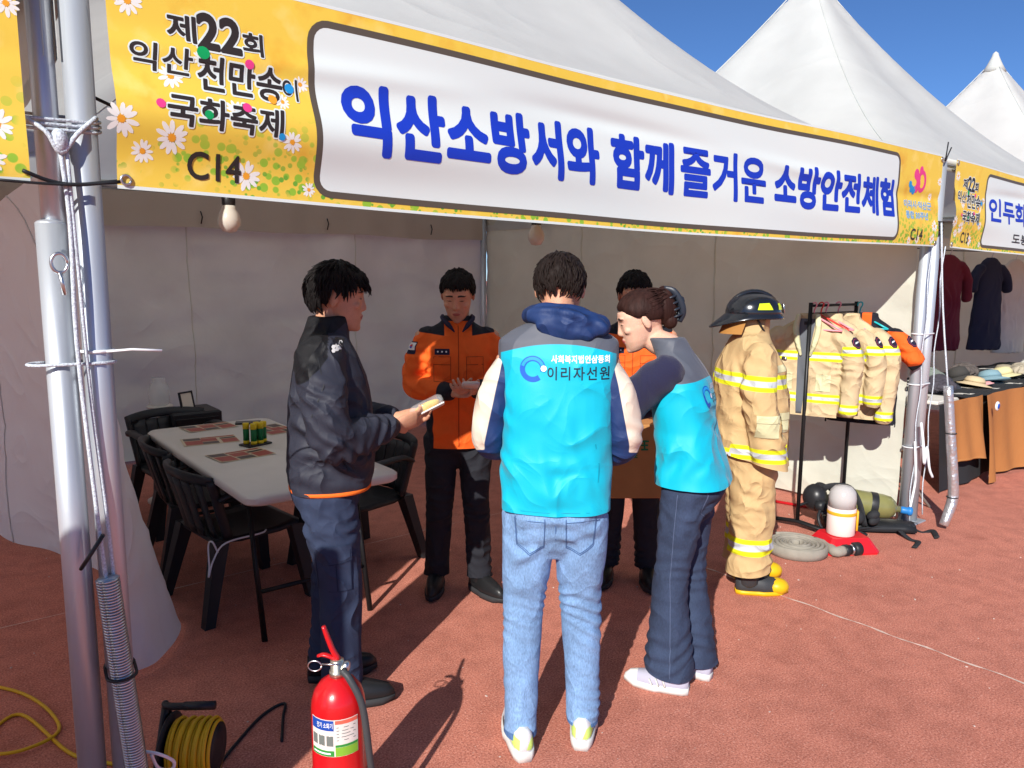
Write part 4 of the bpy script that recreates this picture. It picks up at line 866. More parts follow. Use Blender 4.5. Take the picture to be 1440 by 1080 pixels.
# ---- orange uniform (used twice)
def uniform_man(name,label,loc,face,hz_head,pitch,yaw,arms,hands,seed,hairln,feet=((.1,1),(-.1,1)),stance=(.0,.0),H=1.0):
    FR=frame_at(loc,face); lean=lambda p:Vector((p[0],p[1]+max(0,p[2]-1.0)*.03,p[2]))
    J=dict(hz=.88,nz=1.45,footR=Vector((feet[0][0],feet[0][1],0)).normalized(),footL=Vector((feet[1][0],feet[1][1],0)).normalized()); J.update(leg_pair(.86,.09,.48,.115,stance))
    J['armR'],J['armL']=arms; J['head']=head_frame((0,.045,hz_head),pitch,yaw)
    P=body('person',label,FR,J,SKIN_A,False,1.0,lean=lean,hands=hands)
    h=MB()
    def line(az):
        a=abs(math.atan2(math.sin(az),math.cos(az))); return hairln if a<.75 else (.45 if a<1.05 else (.05 if a<1.75 else -.42))
    hair_mesh(h,FR@J['head'],lambda az,el:.010+.012*max(0,math.sin(el)),line,seed,320,.035); h.build('hair',HAIR_K,P)
    mb=MB()
    torso(mb,[(.75,.170,.126,.0,0,2.5),(.80,.168,.124,.0,0,2.5),(.90,.166,.122,.004,0,2.5),(1.05,.165,.120,.006,0,2.5),(1.20,.174,.124,.004,0,2.5),(1.30,.183,.120,0,0,2.5),(1.37,.180,.102,-.01,0,2.4),(1.415,.140,.085,-.016,0,2.2),(1.445,.085,.076,-.012,0,2),(1.48,.072,.074,-.002,0,2)],lean)
    for s,k in ((-1,'armL'),(1,'armR')):
        S,E,Wr=[Vector(p) for p in J[k]]; limb(mb,[S+Vector((-s*.04,0,0)),S.lerp(E,.5)+Vector((s*.01,-.01,0)),E,E.lerp(Wr,.5),E.lerp(Wr,.95)],[.070,.068,.062,.060,.054,.044],20,6)
    def blk(v):
        z=v[:,2]; ax=np.abs(v[:,0]); sh=np.minimum(z-(1.385+.12*(ax-.12)),ax-.07)
        col=z-1.452; side=np.minimum(np.minimum(ax-.128,1.16-z),np.minimum(.10-np.abs(v[:,1]),.2-ax))
        cuff=np.full(len(v),-1.)
        for k in ('armL','armR'):
            E,Wr=np.array(J[k][1]),np.array(J[k][2]); t=((v-E)@(Wr-E))/((Wr-E)@(Wr-E)); dd=np.linalg.norm(v-(E+np.clip(t,0,1.1)[:,None]*(Wr-E)),axis=1); cuff=np.maximum(cuff,np.minimum((t-.74)*.25,.075-dd))
        return np.maximum(np.maximum(sh,col),np.maximum(side,cuff))
    sp=[]
    for s,k in ((-1,'armL'),(1,'armR')):
        E=J[k][1]; sp+=[(E,.12,(0,.5,1),.05,.014),((s*.21,0,1.24),.11,(s*.3,.3,1),.06,.009),((s*.12,.11,.93),.18,(s*.4,0,1),.08,.008)]
    jk=cloth('uniform_jacket',mb,.0085,M_orange,P,FR,sp,.004,6.,seed,4,{'blk':blk},cuts=[((0,0,.80),(0,0,-1),lambda p:p.z<.9)])
    fn=onto(bvh_of(jk),FR,(0,-1,0),.002)      # from the front, u runs to his left (-x)... right of the viewer
    e=MB()
    for sx in (-1,1):
        strip2d(e,fn,[(sx*.04,1.275),(sx*.04,1.16),(sx*.125,1.16),(sx*.125,1.275)],.003,closed=True)
        strip2d(e,fn,[(sx*.038,1.235),(sx*.128,1.235)],.003)
    strip2d(e,fn,[(0,1.43),(0,.81)],.004); e.build('pocket_seam',mk('dark_orange_thread',hx(150,58,18),.9),jk)
    e=MB(); fill2d(e,fn,rrect(-.120,1.285,-.045,1.315,.003,2),0,.03); e.build('name_patch',M_patchn,jk)
    for u_ in (-.104,-.083,-.062):      # three stitched characters, too small to read
        e=MB(); disc2d(e,lambda a,b:fn(a,b,.001),(u_,1.3005),.0045,8); e.build('name_patch_mark',M_patchw,jk)
    # flag patch on his right shoulder
    a=Vector(J['armR'][0]); fs=onto(bvh_of(jk),FR,Vector((-.75,-.66,0)),.0025); rt=Vector((-.75,-.66,0)).cross(Vector((0,0,1))).normalized(); u=rt.dot(Vector((a.x+.035,a.y+.02,0)))
    e=MB(); fill2d(e,fs,rrect(u-.030,1.283,u+.030,1.345,.003,2),0,.02); fill2d(e,lambda p,q:fs(p,q,.0012),rrect(u-.025,1.303,u+.025,1.340,.002,2),1,.02); disc2d(e,lambda p,q:fs(p,q,.0024),(u,1.3215),.0105,12,2); fill2d(e,lambda p,q:fs(p,q,.0028),[(u-.0105,1.3215),(u-.007,1.3145),(u,1.311),(u+.007,1.3145),(u+.0105,1.3215)],3,.02)
    e.build('flag_patch',[M_patchn,M_patchw,M_red,M_logo],jk)
    c=MB()
    for sx in (-1,1):
        pts=[lean(p) for p in [(sx*.075,-.03,1.475),(sx*.078,.03,1.465),(sx*.050,.085,1.435),(sx*.020,.108,1.40)]]; limb(c,pts,[.010,.012,.014,.006],10,4)
    cloth('collar',c,.006,M_patchn,P,FR,[],.001,9.,1.,2)
    trousers('uniform_trousers',M_blktr,P,FR,J,[.094,.088,.074,.071,.068,.072],.165,.115,.90,[],lambda p:Vector(p),.0085,seed+4.,.004,None,cuff=.085)
    for sd in ('L','R'):
        a=J['leg'+sd][2]; fd=J['foot'+sd]; fr=FR@frame_at((a[0],a[1]),(fd.x,fd.y)); u=MB(); so=MB(); shoe(u,so,fr,.285,.050,.085,.028,toe=.5); up=u.build('shoe_upper',M_leather,P); so.build('shoe_sole',M_rub,up)
        k=MB(); limb(k,[fr@Vector((0,-.01,.07)),fr@Vector((0,-.015,.16))],[.050,.054],14,1); k.build('boot_shaft',M_leather,up)
        k=MB(); 
        for q in range(4): k.tube([fr@Vector((-.026,.055+q*.022,.098-q*.011)),fr@Vector((.026,.062+q*.022,.096-q*.011))],.003,6)
        k.build('lace',M_rub,up)
    return P,FR
P,FRo=uniform_man('person','person in an orange and black uniform looking down at their hands',(1.88,.97),(-.52,-.85),1.578,24,-10,
   ([(.172,-.01,1.375),(.222,.04,1.12),(.03,.245,1.11)],[(-.172,-.01,1.375),(-.222,.04,1.12),(-.07,.25,1.12)]),
   [((.03,.245,1.11),(-.85,.5,.10),(-.1,.5,.7),-1,.5,1.0,.7),((-.07,.25,1.12),(.55,.75,.15),(.4,-.2,.75),1,.55,1.0,.7)],11.,.55,feet=((.18,1),(-.62,1)),stance=(-.02,.06))
s=thing('snack_pack',FRo@Vector((-.045,.365,1.165)),'small clear wrapped snack in the orange uniformed hands','snack')
Rm=FRo.to_3x3()@Matrix.Rotation(.5,3,'X'); m=MB(); m.box(s.location,(.085,.06,.024),Rm,bev=.008); m.build('film',mk('milky_film',(.85,.83,.78),.15,alpha=.55),s)
m=MB(); m.ell(s.location,(.034,.022,.010),Rm,14,8); m.build('biscuit',mk('pale_biscuit',hx(220,170,90),.85),s)
P,FRb=uniform_man('person','person in orange uniform behind the claw clip wearer, holding a carton',(2.70,.50),(-.74,-.67),1.578,12,10,
   ([(.182,-.01,1.375),(.235,.10,1.10),(.16,.33,.98)],[(-.182,-.01,1.375),(-.235,.10,1.10),(-.16,.33,.98)]),
   [((.16,.33,.98),(-.15,.7,-.6),(-.9,0,0),-1,.25),((-.16,.33,.98),(.15,.7,-.6),(.9,0,0),1,.25)],23.,.5)
def carton():
    c=FRb@Vector((0,.40,.80)); t=thing('carton',(c.x,c.y,.62),'brown cardboard carton with green print, held in front of the orange uniform','box'); Rm=FRb.to_3x3()@Matrix.Rotation(.06,3,'Y')
    M=mk('brown_card',hx(176,124,72),.85,bump=.2,bscale=60,var=.12,vscale=9); m=MB(); m.box(c,(.30,.24,.36),Rm,bev=.004); m.build('box_shell',M,t,smooth=False)
    F=lambda u,z:c+Rm@Vector((-u,.1215,z)); GI=mk('green_ink',hx(40,110,70),.8)
    for u0,v0,w_,h_ in [(-.11+k*.055,.060,.042,.042) for k in range(4)]+[(-.05+k*.036,.022,.022,.022) for k in range(3)]:   # blurred characters: strokes only
        p=MB(); strip2d(p,F,[(u0,v0+h_),(u0+w_,v0+h_*.95)],h_*.2); strip2d(p,F,[(u0+w_*.1,v0+h_*.5),(u0+w_*.9,v0+h_*.5)],h_*.2); strip2d(p,F,[(u0+w_*.1,v0),(u0+w_*.9,v0)],h_*.2); strip2d(p,lambda a,b:F(a,b)+Rm@Vector((0,.0004,0)),[(u0+w_*.5,v0),(u0+w_*.5,v0+h_)],h_*.2); p.build('carton_print',GI,t)
    p=MB(); p.box(c+Rm@Vector((0,0,.1812)),(.05,.242,.0015),Rm); p.build('tape',mk('tan_tape',hx(196,156,104),.3),t,smooth=False)
carton()
# ---------------------------------------------------------------- furniture under the tent
M_tab=mk('cream_plastic_top',(.74,.71,.64),.45,bump=.15,bscale=150,var=.05,vscale=6)
M_chair=mk('charcoal_plastic',(.020,.022,.025),.42,bump=.1,bscale=90)
def rect_plate(mb,cx,cy,z0,z1,hx_,hy_,r,bev=.008,m=0):
    rings=[]
    for z,e in ((z0,bev),(z0+bev,0),(z1-bev,0),(z1,bev)):
        rings.append([(cx+x,cy+y,z) for x,y in rrect(-hx_+e,-hy_+e,hx_-e,hy_-e,r,6)])
    mb.loft(rings,m)
def table():
    t=thing('folding_table',(1.10,1.75,0),'cream topped folding table with leaflets on it','table')
    m=MB(); rect_plate(m,1.10,1.75,.69,.735,.375,.90,.07,.010); sharp(m.build('table_top',M_tab,t,fix=True),50)
    for s in (-1,1):
        y=1.75+s*.58
        m=MB(); m.tube([(.83,y+s*.16,.0),(.83,y,.68),(1.37,y,.68),(1.37,y+s*.16,.0)],.014,10); m.tube([(.83,y+s*.11,.22),(1.37,y+s*.11,.22)],.011,8); m.tube([(1.10,y+s*.01,.62),(1.10,y-s*.38,.67)],.009,8); m.build('leg_frame',M_blackm,t)
    for sx in (.78,1.42):
        m=MB(); m.box((sx,1.75,.672),(.03,1.5,.03)); m.build('rail',M_blackm,t,smooth=False)
table()
def chair(loc,rz,label):
    t=thing('plastic_armchair',loc,label,'chair','charcoal plastic armchairs round the table',rz); Mx=Matrix.Translation(loc)@Matrix.Rotation(rz,4,'Z')
    B=lambda mb,n,fx=True:mesh_obj(n,[Mx@Vector(p) for p in mb.v],mb.f,M_chair,t)
    m=MB(); rings=[]                                             # faces local +y
    for y,w,z in ((-.23,.20,.405),(-.1,.225,.395),(.1,.235,.40),(.2,.235,.415),(.24,.225,.405),(.245,.22,.375)):
        rings.append([(x*w,y,z-(.018*(1-x*x) if abs(y)<.2 else 0)) for x in np.linspace(-1,1,9)]+[(x*w,y,z-.022) for x in np.linspace(1,-1,9)])
    m.loft(rings); B(m,'seat')
    def bp(a,v): # back surface
        x=a*(.225+.035*v); return Vector((x,-.235-.09*v+.075*(abs(a)**2.4),.40+.335*v))
    for k in range(-2,3):
        m=MB(); m.tube([bp(k*.34,v) for v in np.linspace(.02,.86,7)],[.048,.046,.048],8,flat=.2,up=(0,1,.2)); B(m,'back_slat')
    m=MB(); m.tube([bp(a,.90+.06*(1-a*a)) for a in np.linspace(-1,1,13)],.032,10,flat=.45,up=(0,1,.3)); B(m,'back_rail')
    for s in (-1,1):
        m=MB(); m.tube([bp(s*.98,v) for v in (.0,.35,.7,.92)],.026,10,flat=.6,sm=3); B(m,'back_post')
        m=MB(); m.tube([bp(s,.62)+Vector((0,.0,0)),(s*.275,-.12,.645),(s*.285,.05,.645),(s*.28,.19,.635),(s*.265,.235,.59),(s*.25,.225,.40)],[.030,.032,.034,.034,.028,.024],10,sm=4,flat=.5); B(m,'armrest')
        for y0,y1 in ((.20,.255),(-.20,-.30)):
            m=MB(); P0=Vector((s*.205,y0,.40)); P1=Vector((s*.262,y1,0)); rings=[]
            for q,wd in ((0,.072),(.5,.060),(1,.050)):
                c=P0.lerp(P1,q); rings.append([c+Vector((x*wd*.5,y*wd*.5,0)) for x,y in ((-1,-1),(1,-1),(1,1),(-1,1))])
            m.loft(rings); o=B(m,'leg'); o.data.polygons.foreach_set('use_smooth',[False]*len(o.data.polygons))
    return t,Mx
CH=[chair((.93,1.60,0),-R(90)+.12,'charcoal plastic armchair with a white cord tied to its leg'),
    chair((.95,2.26,0),-R(90)-.05,'charcoal plastic armchair tucked in behind the corded one'),
    chair((1.62,1.66,0),R(90)+.25,'charcoal plastic armchair beside the wearer of the black jacket'),
    chair((1.02,3.02,0),R(180)+.1,'charcoal plastic armchair at the far end of the table')]
def cord_on_chair():
    Mx=CH[0][1]; p=[Mx@Vector(q) for q in ((.262,-.235,.36),(.268,-.262,.42),(.24,-.27,.40),(.25,-.275,.30),(.262,-.285,.25),(.27,-.262,.33),(.272,-.20,.40),(.268,-.02,.405),(.25,.02,.41))]
    m=MB(); m.tube(p,.0042,6,sm=6); tag(m.build('cord',M_zip),'thin white cord knotted round the chair leg','cord')
cord_on_chair()
# leaflets
LC=[mk('leaflet_paper',hx(206,190,160),.5),mk('leaflet_red',hx(166,86,74),.5),mk('leaflet_photo',hx(92,84,80),.5),mk('leaflet_cream',hx(232,224,206),.5),mk('leaflet_ink',hx(60,50,48),.5)]
def leaflet(x,y,rz,label,seed):
    rg=random.Random(seed); c=Vector((x,y,.7362)); t=thing('leaflet',c,label,'leaflet','printed leaflets on the table',rz); Rm=Matrix.Rotation(rz,3,'Z')
    def F(o): return lambda u,v:c+Rm@Vector((u,v,o+.004*abs(u/.15)**3*(1 if seed%2 else .3)))
    m=MB(); m.sheet(lambda p,q:F(0)((p-.5)*.297,(q-.5)*.21),8,2,0); m.build('paper',LC,t)
    for u0,v0,u1,v1,k in ((-.14,.03,-.05,.095,2),(-.14,-.09,-.05,.02,1),(-.04,-.02,.045,.06,1),(-.04,-.09,.045,-.03,2),(.055,-.09,.14,.01,1),(.055,.02,.14,.05,4),(-.04,.07,.14,.095,1)):
        m=MB(); w=rg.uniform(-.006,.006); fill2d(m,F(.0006),[(u0+w,v0),(u1+w,v0),(u1+w,v1),(u0+w,v1)],k,.05); m.build('print_block',LC,t)
leaflet(1.06,2.52,R(4),'printed leaflet by the phone at the far end of the table',1); leaflet(.95,2.12,R(-8),'printed leaflet beside the green sticks, at the table edge',2)
leaflet(.97,1.66,R(6),'printed leaflet nearest the table end with the corded chair',3); leaflet(1.36,2.22,R(-80),'printed leaflet at the table edge behind the green sticks',4)
GL=[mk('green_label',hx(24,110,62),.4,bump=.05,bscale=60),mk('yellow_cap',hx(226,196,36),.4)]
tr=thing('stick_tray',(1.12,1.86,.735),'small black tray under the green and yellow sticks','tray'); m=MB(); m.box((1.12,1.86,.741),(.15,.10,.010),Matrix.Rotation(.3,3,'Z'),bev=.003); m.build('tray_plate',M_black,tr,smooth=False)
for k,(dx,dy) in enumerate(((-.045,.015),(-.018,-.028),(.012,.012),(.022,-.02),(.05,.008))):
    x,y=1.12+dx,1.86+dy; t=thing('glue_stick',(x,y,.746),'green stick with yellow ends standing in the black tray','stick','green and yellow sticks in the tray')
    m=MB(); m.lathe([(.0165,.764),(.0165,.828),(.0150,.830)],(x,y,0),16); m.build('barrel',GL[0],t)
    m=MB(); m.lathe([(.0175,.8305),(.0178,.858),(.0165,.862),(.004,.863)],(x,y,0),16); m.build('cap',GL[1],t)
    m=MB(); m.lathe([(.016,.746),(.0175,.748),(.0175,.7635),(.0160,.7638)],(x,y,0),16); m.build('base_ring',GL[1],t)
t=thing('phone',(1.30,2.50,.735),'black phone lying near the far end of the table','phone'); m=MB(); m.box((1.30,2.50,.741),(.078,.155,.009),Matrix.Rotation(1.2,3,'Z'),bev=.003); m.build('case',M_black,t); m=MB(); m.box((1.30,2.50,.746),(.070,.146,.0012),Matrix.Rotation(1.2,3,'Z')); m.build('screen',mk('dark_glass',(.02,.022,.026),.08),t,smooth=False)
# dark cabinet behind the table with a small framed card, a glass jar beside it
t=thing('side_cabinet',(1.20,3.42,0),'small black cabinet behind the table carrying a framed card','cabinet')
m=MB(); m.box((1.20,3.42,.36),(.34,.34,.70),bev=.012); m.build('carcass',M_black,t,smooth=False); m=MB(); m.box((1.20,3.246,.36),(.30,.012,.62),bev=.003); d_=m.build('door',M_blackm,t,smooth=False); m=MB(); m.box((1.31,3.236,.40),(.014,.014,.10)); m.build('handle',M_steel,d_,smooth=False)
t=thing('framed_card',(1.17,3.36,.71),'small framed card standing on the black cabinet','frame'); Rm=Matrix.Rotation(.5,3,'Z')@Matrix.Rotation(-.2,3,'X'); m=MB()
for a,b in (((-.055,0,.07),(.012,.012,.13)),((.055,0,.07),(.012,.012,.13)),((0,0,.13),(.12,.012,.012)),((0,0,.008),(.12,.012,.012))): m.box(Vector((1.17,3.36,.712))+Rm@Vector(a),b,Rm)
m.build('border',M_black,t,smooth=False); m=MB(); m.box(Vector((1.17,3.36,.712))+Rm@Vector((0,.0,.07)),(.10,.004,.115),Rm); m.build('card',LC[3],t,smooth=False)
t=thing('glass_jar',(1.04,3.62,.0),'clear glass jar on a pale stand behind the black cabinet','jar'); m=MB(); m.lathe([(.12,0),(.12,.02),(.02,.04),(.018,.70),(.09,.71),(.09,.725)],(1.04,3.62,0),20); m.build('stand',M_tab,t); m=MB(); m.lathe([(.055,.726),(.07,.74),(.075,.82),(.06,.88),(.045,.90),(.045,.93)],(1.04,3.62,0),20); m.build('glass',mk('jar_glass',(.85,.87,.85),.1,alpha=.35),t)
# bulbs on a drooping wire
t=thing('light_wire',(0.1,.16,2.25),'black wire looped along the front beam','wire'); m=MB(); P_=[]
for k in range(25): x=.12+k*.2; P_.append((x,.17+.02*math.sin(k*1.7),2.16-.07*math.sin(k*.9)**2-.02*math.sin(k*2.1)))
m.tube(P_,.005,6,sm=3); m.build('cable',M_black,t)
M_bulb=mk('milky_bulb',(.72,.68,.60),.25,trans=.25)
for x,lab in ((.505,'white bulb hanging near the doubled poles'),(1.80,'white bulb hanging above the wearer of the cyan vest')):
    z=1.845; t=thing('hanging_bulb',(x,.25,z),lab,'bulb','bulbs hung along the tent front'); m=MB(); m.lathe([(.001,z-.036),(.020,z-.032),(.034,z-.012),(.036,z+.006),(.030,z+.026),(.022,z+.040),(.020,z+.05)],(x,.25,0),20); m.build('globe',M_bulb,t)
    m=MB(); m.lathe([(.019,z+.0502),(.021,z+.055),(.021,z+.088),(.010,z+.096)],(x,.25,0),16); m.build('socket',M_black,t); m=MB(); m.tube([(x,.25,z+.09),(x,.235,z+.19),(x+.01,.17,2.14)],.004,6,sm=3); m.build('lead',M_black,t)
# ---------------------------------------------------------------- doubled poles: ropes, ties, spring sleeve
m=MB(); m.tube([(.0,-.045,1.99),(.01,-.05,1.80),(.005,-.052,1.5),(.02,-.055,1.1),(.035,-.06,.80)],.0055,8,sm=4); tag(m.build('guy_rope',M_rope),'white and blue guy rope running down into the spring sleeve','rope')
m=MB(); m.tube([(.015,-.045,1.99),(.02,-.05,1.7),(.03,-.042,1.35),(.048,-.046,1.0),(.058,-.047,.7)],.0048,8,sm=4); tag(m.build('guy_rope',M_rope),'thinner rope hanging beside the guy rope between the doubled poles','rope')
def coil(name,mat,pts,r,wire,turns,label,cat):
    P=[Vector(p) for p in catmull(pts,10)]; L=[0]
    for a,b in zip(P[:-1],P[1:]): L.append(L[-1]+(b-a).length)
    t=thing(name,P[-1],label,cat); m=MB(); m.tube([tuple(p) for p in P],r*.93,20); m.build('lining',M_alu,t); n=turns; prof=MB()
    for k in range(n):
        s=L[-1]*(k+.5)/n; i=max(j for j in range(len(L)) if L[j]<=s); i=min(i,len(P)-2); q=P[i].lerp(P[i+1],(s-L[i])/(L[i+1]-L[i])); tg=(P[i+1]-P[i]).normalized(); a=tg.orthogonal().normalized(); b=tg.cross(a)
        prof.tube([tuple(q+(a*math.cos(x)+b*math.sin(x))*r) for x in np.linspace(0,2*math.pi,17)],wire,5)
    o=prof.build('rib',M_steel,t); o['kind']='stuff'; return t
coil('spring_sleeve',M_steel,[(.035,-.065,.86),(.055,-.07,.55),(.075,-.072,.25),(.085,-.074,.0)],.027,.0034,105,'ribbed metal spring sleeve standing against the doubled poles','sleeve')
def tie(z,c0,c1,r,mat,label,tail=None,name='zip_tie'):
    m=MB(); A=Vector((*c0,z)); B_=Vector((*c1,z)); d=(B_-A).normalized(); nrm=Vector((-d.y,d.x,0)); pts=[]
    for a in np.linspace(90,270,9): pts.append(A+(nrm*math.sin(R(a))+d*math.cos(R(a)))*r)
    for a in np.linspace(-90,90,9): pts.append(B_+(nrm*math.sin(R(a))+d*math.cos(R(a)))*r)
    pts.append(pts[0]); m.tube([tuple(p) for p in pts],.0045,6)
    if tail: m.tube([tuple(p) for p in tail],.0035,6)
    tag(m.build(name,mat),label,'tie','ties round the tent poles')
tie(1.44,(-.06,.015),(.06,0),.041,M_rope,'thin pale cord looped round both of the doubled poles')
tie(1.47,(.06,0),(.0601,0),.040,M_zip,'white zip tie with a long tail on the doubled poles',[(.075,-.04,1.47),(.13,-.07,1.475),(.20,-.09,1.47)])
tie(.575,(.06,-.0),(.053,-.068),.037,M_black,'thin black tie holding the spring sleeve to its pole'); tie(.20,(.06,0),(.085,-.075),.040,M_zip,'white tie near the foot of the spring sleeve')
m=MB()
for k in range(3): m.tube([(-.06+.042*math.cos(a),.015+.042*math.sin(a),2.04+.012*k+.012*math.sin(a)) if math.cos(a)<.2 else (.06+.042*math.cos(a),.0+.042*math.sin(a),2.04+.012*k+.012*math.sin(a)) for a in np.linspace(0,2*math.pi,19)],.004,6)
m.tube([(-.09,-.02,2.06),(-.03,-.055,2.02),(.0,-.055,1.97),(.04,-.05,2.02),(.09,-.03,2.07)],.006,6,sm=4); m.ell((.0,-.05,2.0),(.020,.018,.03)); tag(m.build('rope_lashing',M_rope),'knotted rope lashing round the tops of the doubled poles','rope')
m=MB(); m.tube([(-.085,-.075,1.918),(-.03,-.06,1.90),(.03,-.062,1.895),(.13,-.068,1.912)],.005,6,sm=4); m.tube([(-.16,-.07,1.893),(.0,-.07,1.892),(.13,-.069,1.908)],.0035,6,sm=3); tag(m.build('banner_tie',M_black),'black tie joining the two banner corners across the doubled poles','tie')
m=MB(); m.tube([(-.02+.018*math.cos(a),-.05,1.70+.024*math.sin(a)) for a in np.linspace(0,2*math.pi,21)],.0045,8); m.tube([(-.02,-.05,1.676),(-.012,-.05,1.62)],.006,8); tag(m.build('iron_ring',M_steel),'grey iron ring hanging between the doubled poles','ring')
m=MB(); m.tube([(-.025,-.065,.90),(.0,-.075,.94),(.03,-.078,.985)],.014,8,flat=.4); tag(m.build('black_strap',M_black),'short black strap on the guy rope above the spring sleeve','strap')
m=MB(); m.tube([(.10,-.02,.30),(.14,-.04,.285),(.18,-.03,.24),(.175,-.02,.21),(.14,-.02,.23),(.12,-.03,.29)],.005,6,sm=5); tag(m.build('rope_loop',M_zip),'loop of white cord sticking out beside the spring sleeve','rope')
# right-hand doubled poles
for x,y,z0,z1,lab in ((4.90,-.045,1.90,.02,'white cord running down the front of the far doubled poles'),(5.10,-.04,1.9,.05,'second white cord down the far doubled poles, by the folding chair')):
    m=MB(); m.tube([(x,y,z1+(z0-z1)*k/8) if k%2 else (x+.012,y-.01,z1+(z0-z1)*k/8) for k in range(9)],.004,6,sm=3); tag(m.build('pole_rope',M_rope),lab,'rope')
m=MB(); m.tube([(5.02,-.05,2.05),(5.03,-.10,1.5),(5.06,-.17,.92)],.006,6,sm=3); tag(m.build('guy_rope',M_rope),'white and blue guy rope on the far doubled poles, going into a foil sleeve','rope')
m=MB(); m.tube([(5.055,-.165,.98),(5.075,-.20,.65),(5.10,-.23,.35),(5.11,-.235,.20),(5.04,-.22,.03)],[.030,.030,.032,.033,.034,.034,.028],14,sm=5)
t=thing('foil_sleeve',(5.04,-.22,0),'bent silver foil sleeve over the guy rope by the dress stall','sleeve'); m.build('foil_tube',mk('crumpled_foil',(.66,.67,.68),.32,metal=.8,bump2=.5,b2scale=26),t)
for z in (.66,.22): m=MB(); c=Vector((5.075,-.20,z)) if z>.5 else Vector((5.108,-.233,z)); m.tube([(c.x+.034*math.cos(a),c.y+.034*math.sin(a),c.z) for a in np.linspace(0,2*math.pi,17)],.004,6); m.build('band',M_black,t)
m=MB(); 
for k in range(4): m.tube([(4.94+.04*math.cos(a) if math.cos(a)<0 else 5.06+.04*math.cos(a),.04*math.sin(a)-.002,1.98+.025*k) for a in np.linspace(0,2*math.pi,17)],.006,6)
m.tube([(5.0,-.05,2.44),(5.01,-.055,2.56)],.004,6); m.tube([(5.0,-.05,2.44),(5.05,-.06,2.53)],.004,6); tag(m.build('rope_lashing',M_black),'dark lashing round the tops of the far doubled poles','rope')
for z,l in ((1.32,'pale cord tie round the far doubled poles at chest height'),(.98,'pale cord tie round the far doubled poles at table height'),(.55,'pale cord tie low on the far doubled poles by the white wall')): tie(z,(4.94,0),(5.06,0),.042,M_zip,l)
m=MB(); m.tube([(4.97,-.05,.72),(4.93,-.09,.60),(4.95,-.10,.45),(5.02,-.08,.55),(5.06,-.09,.40),(5.10,-.10,.33)],.009,8,sm=6); m.tube([(4.90,-.05,.60),(4.90,-.07,.40),(4.93,-.06,.30),(4.88,-.06,.12)],.008,8,sm=5); tag(m.build('hanging_cable',M_zip),'loose grey cable looped at the far doubled poles','cable')
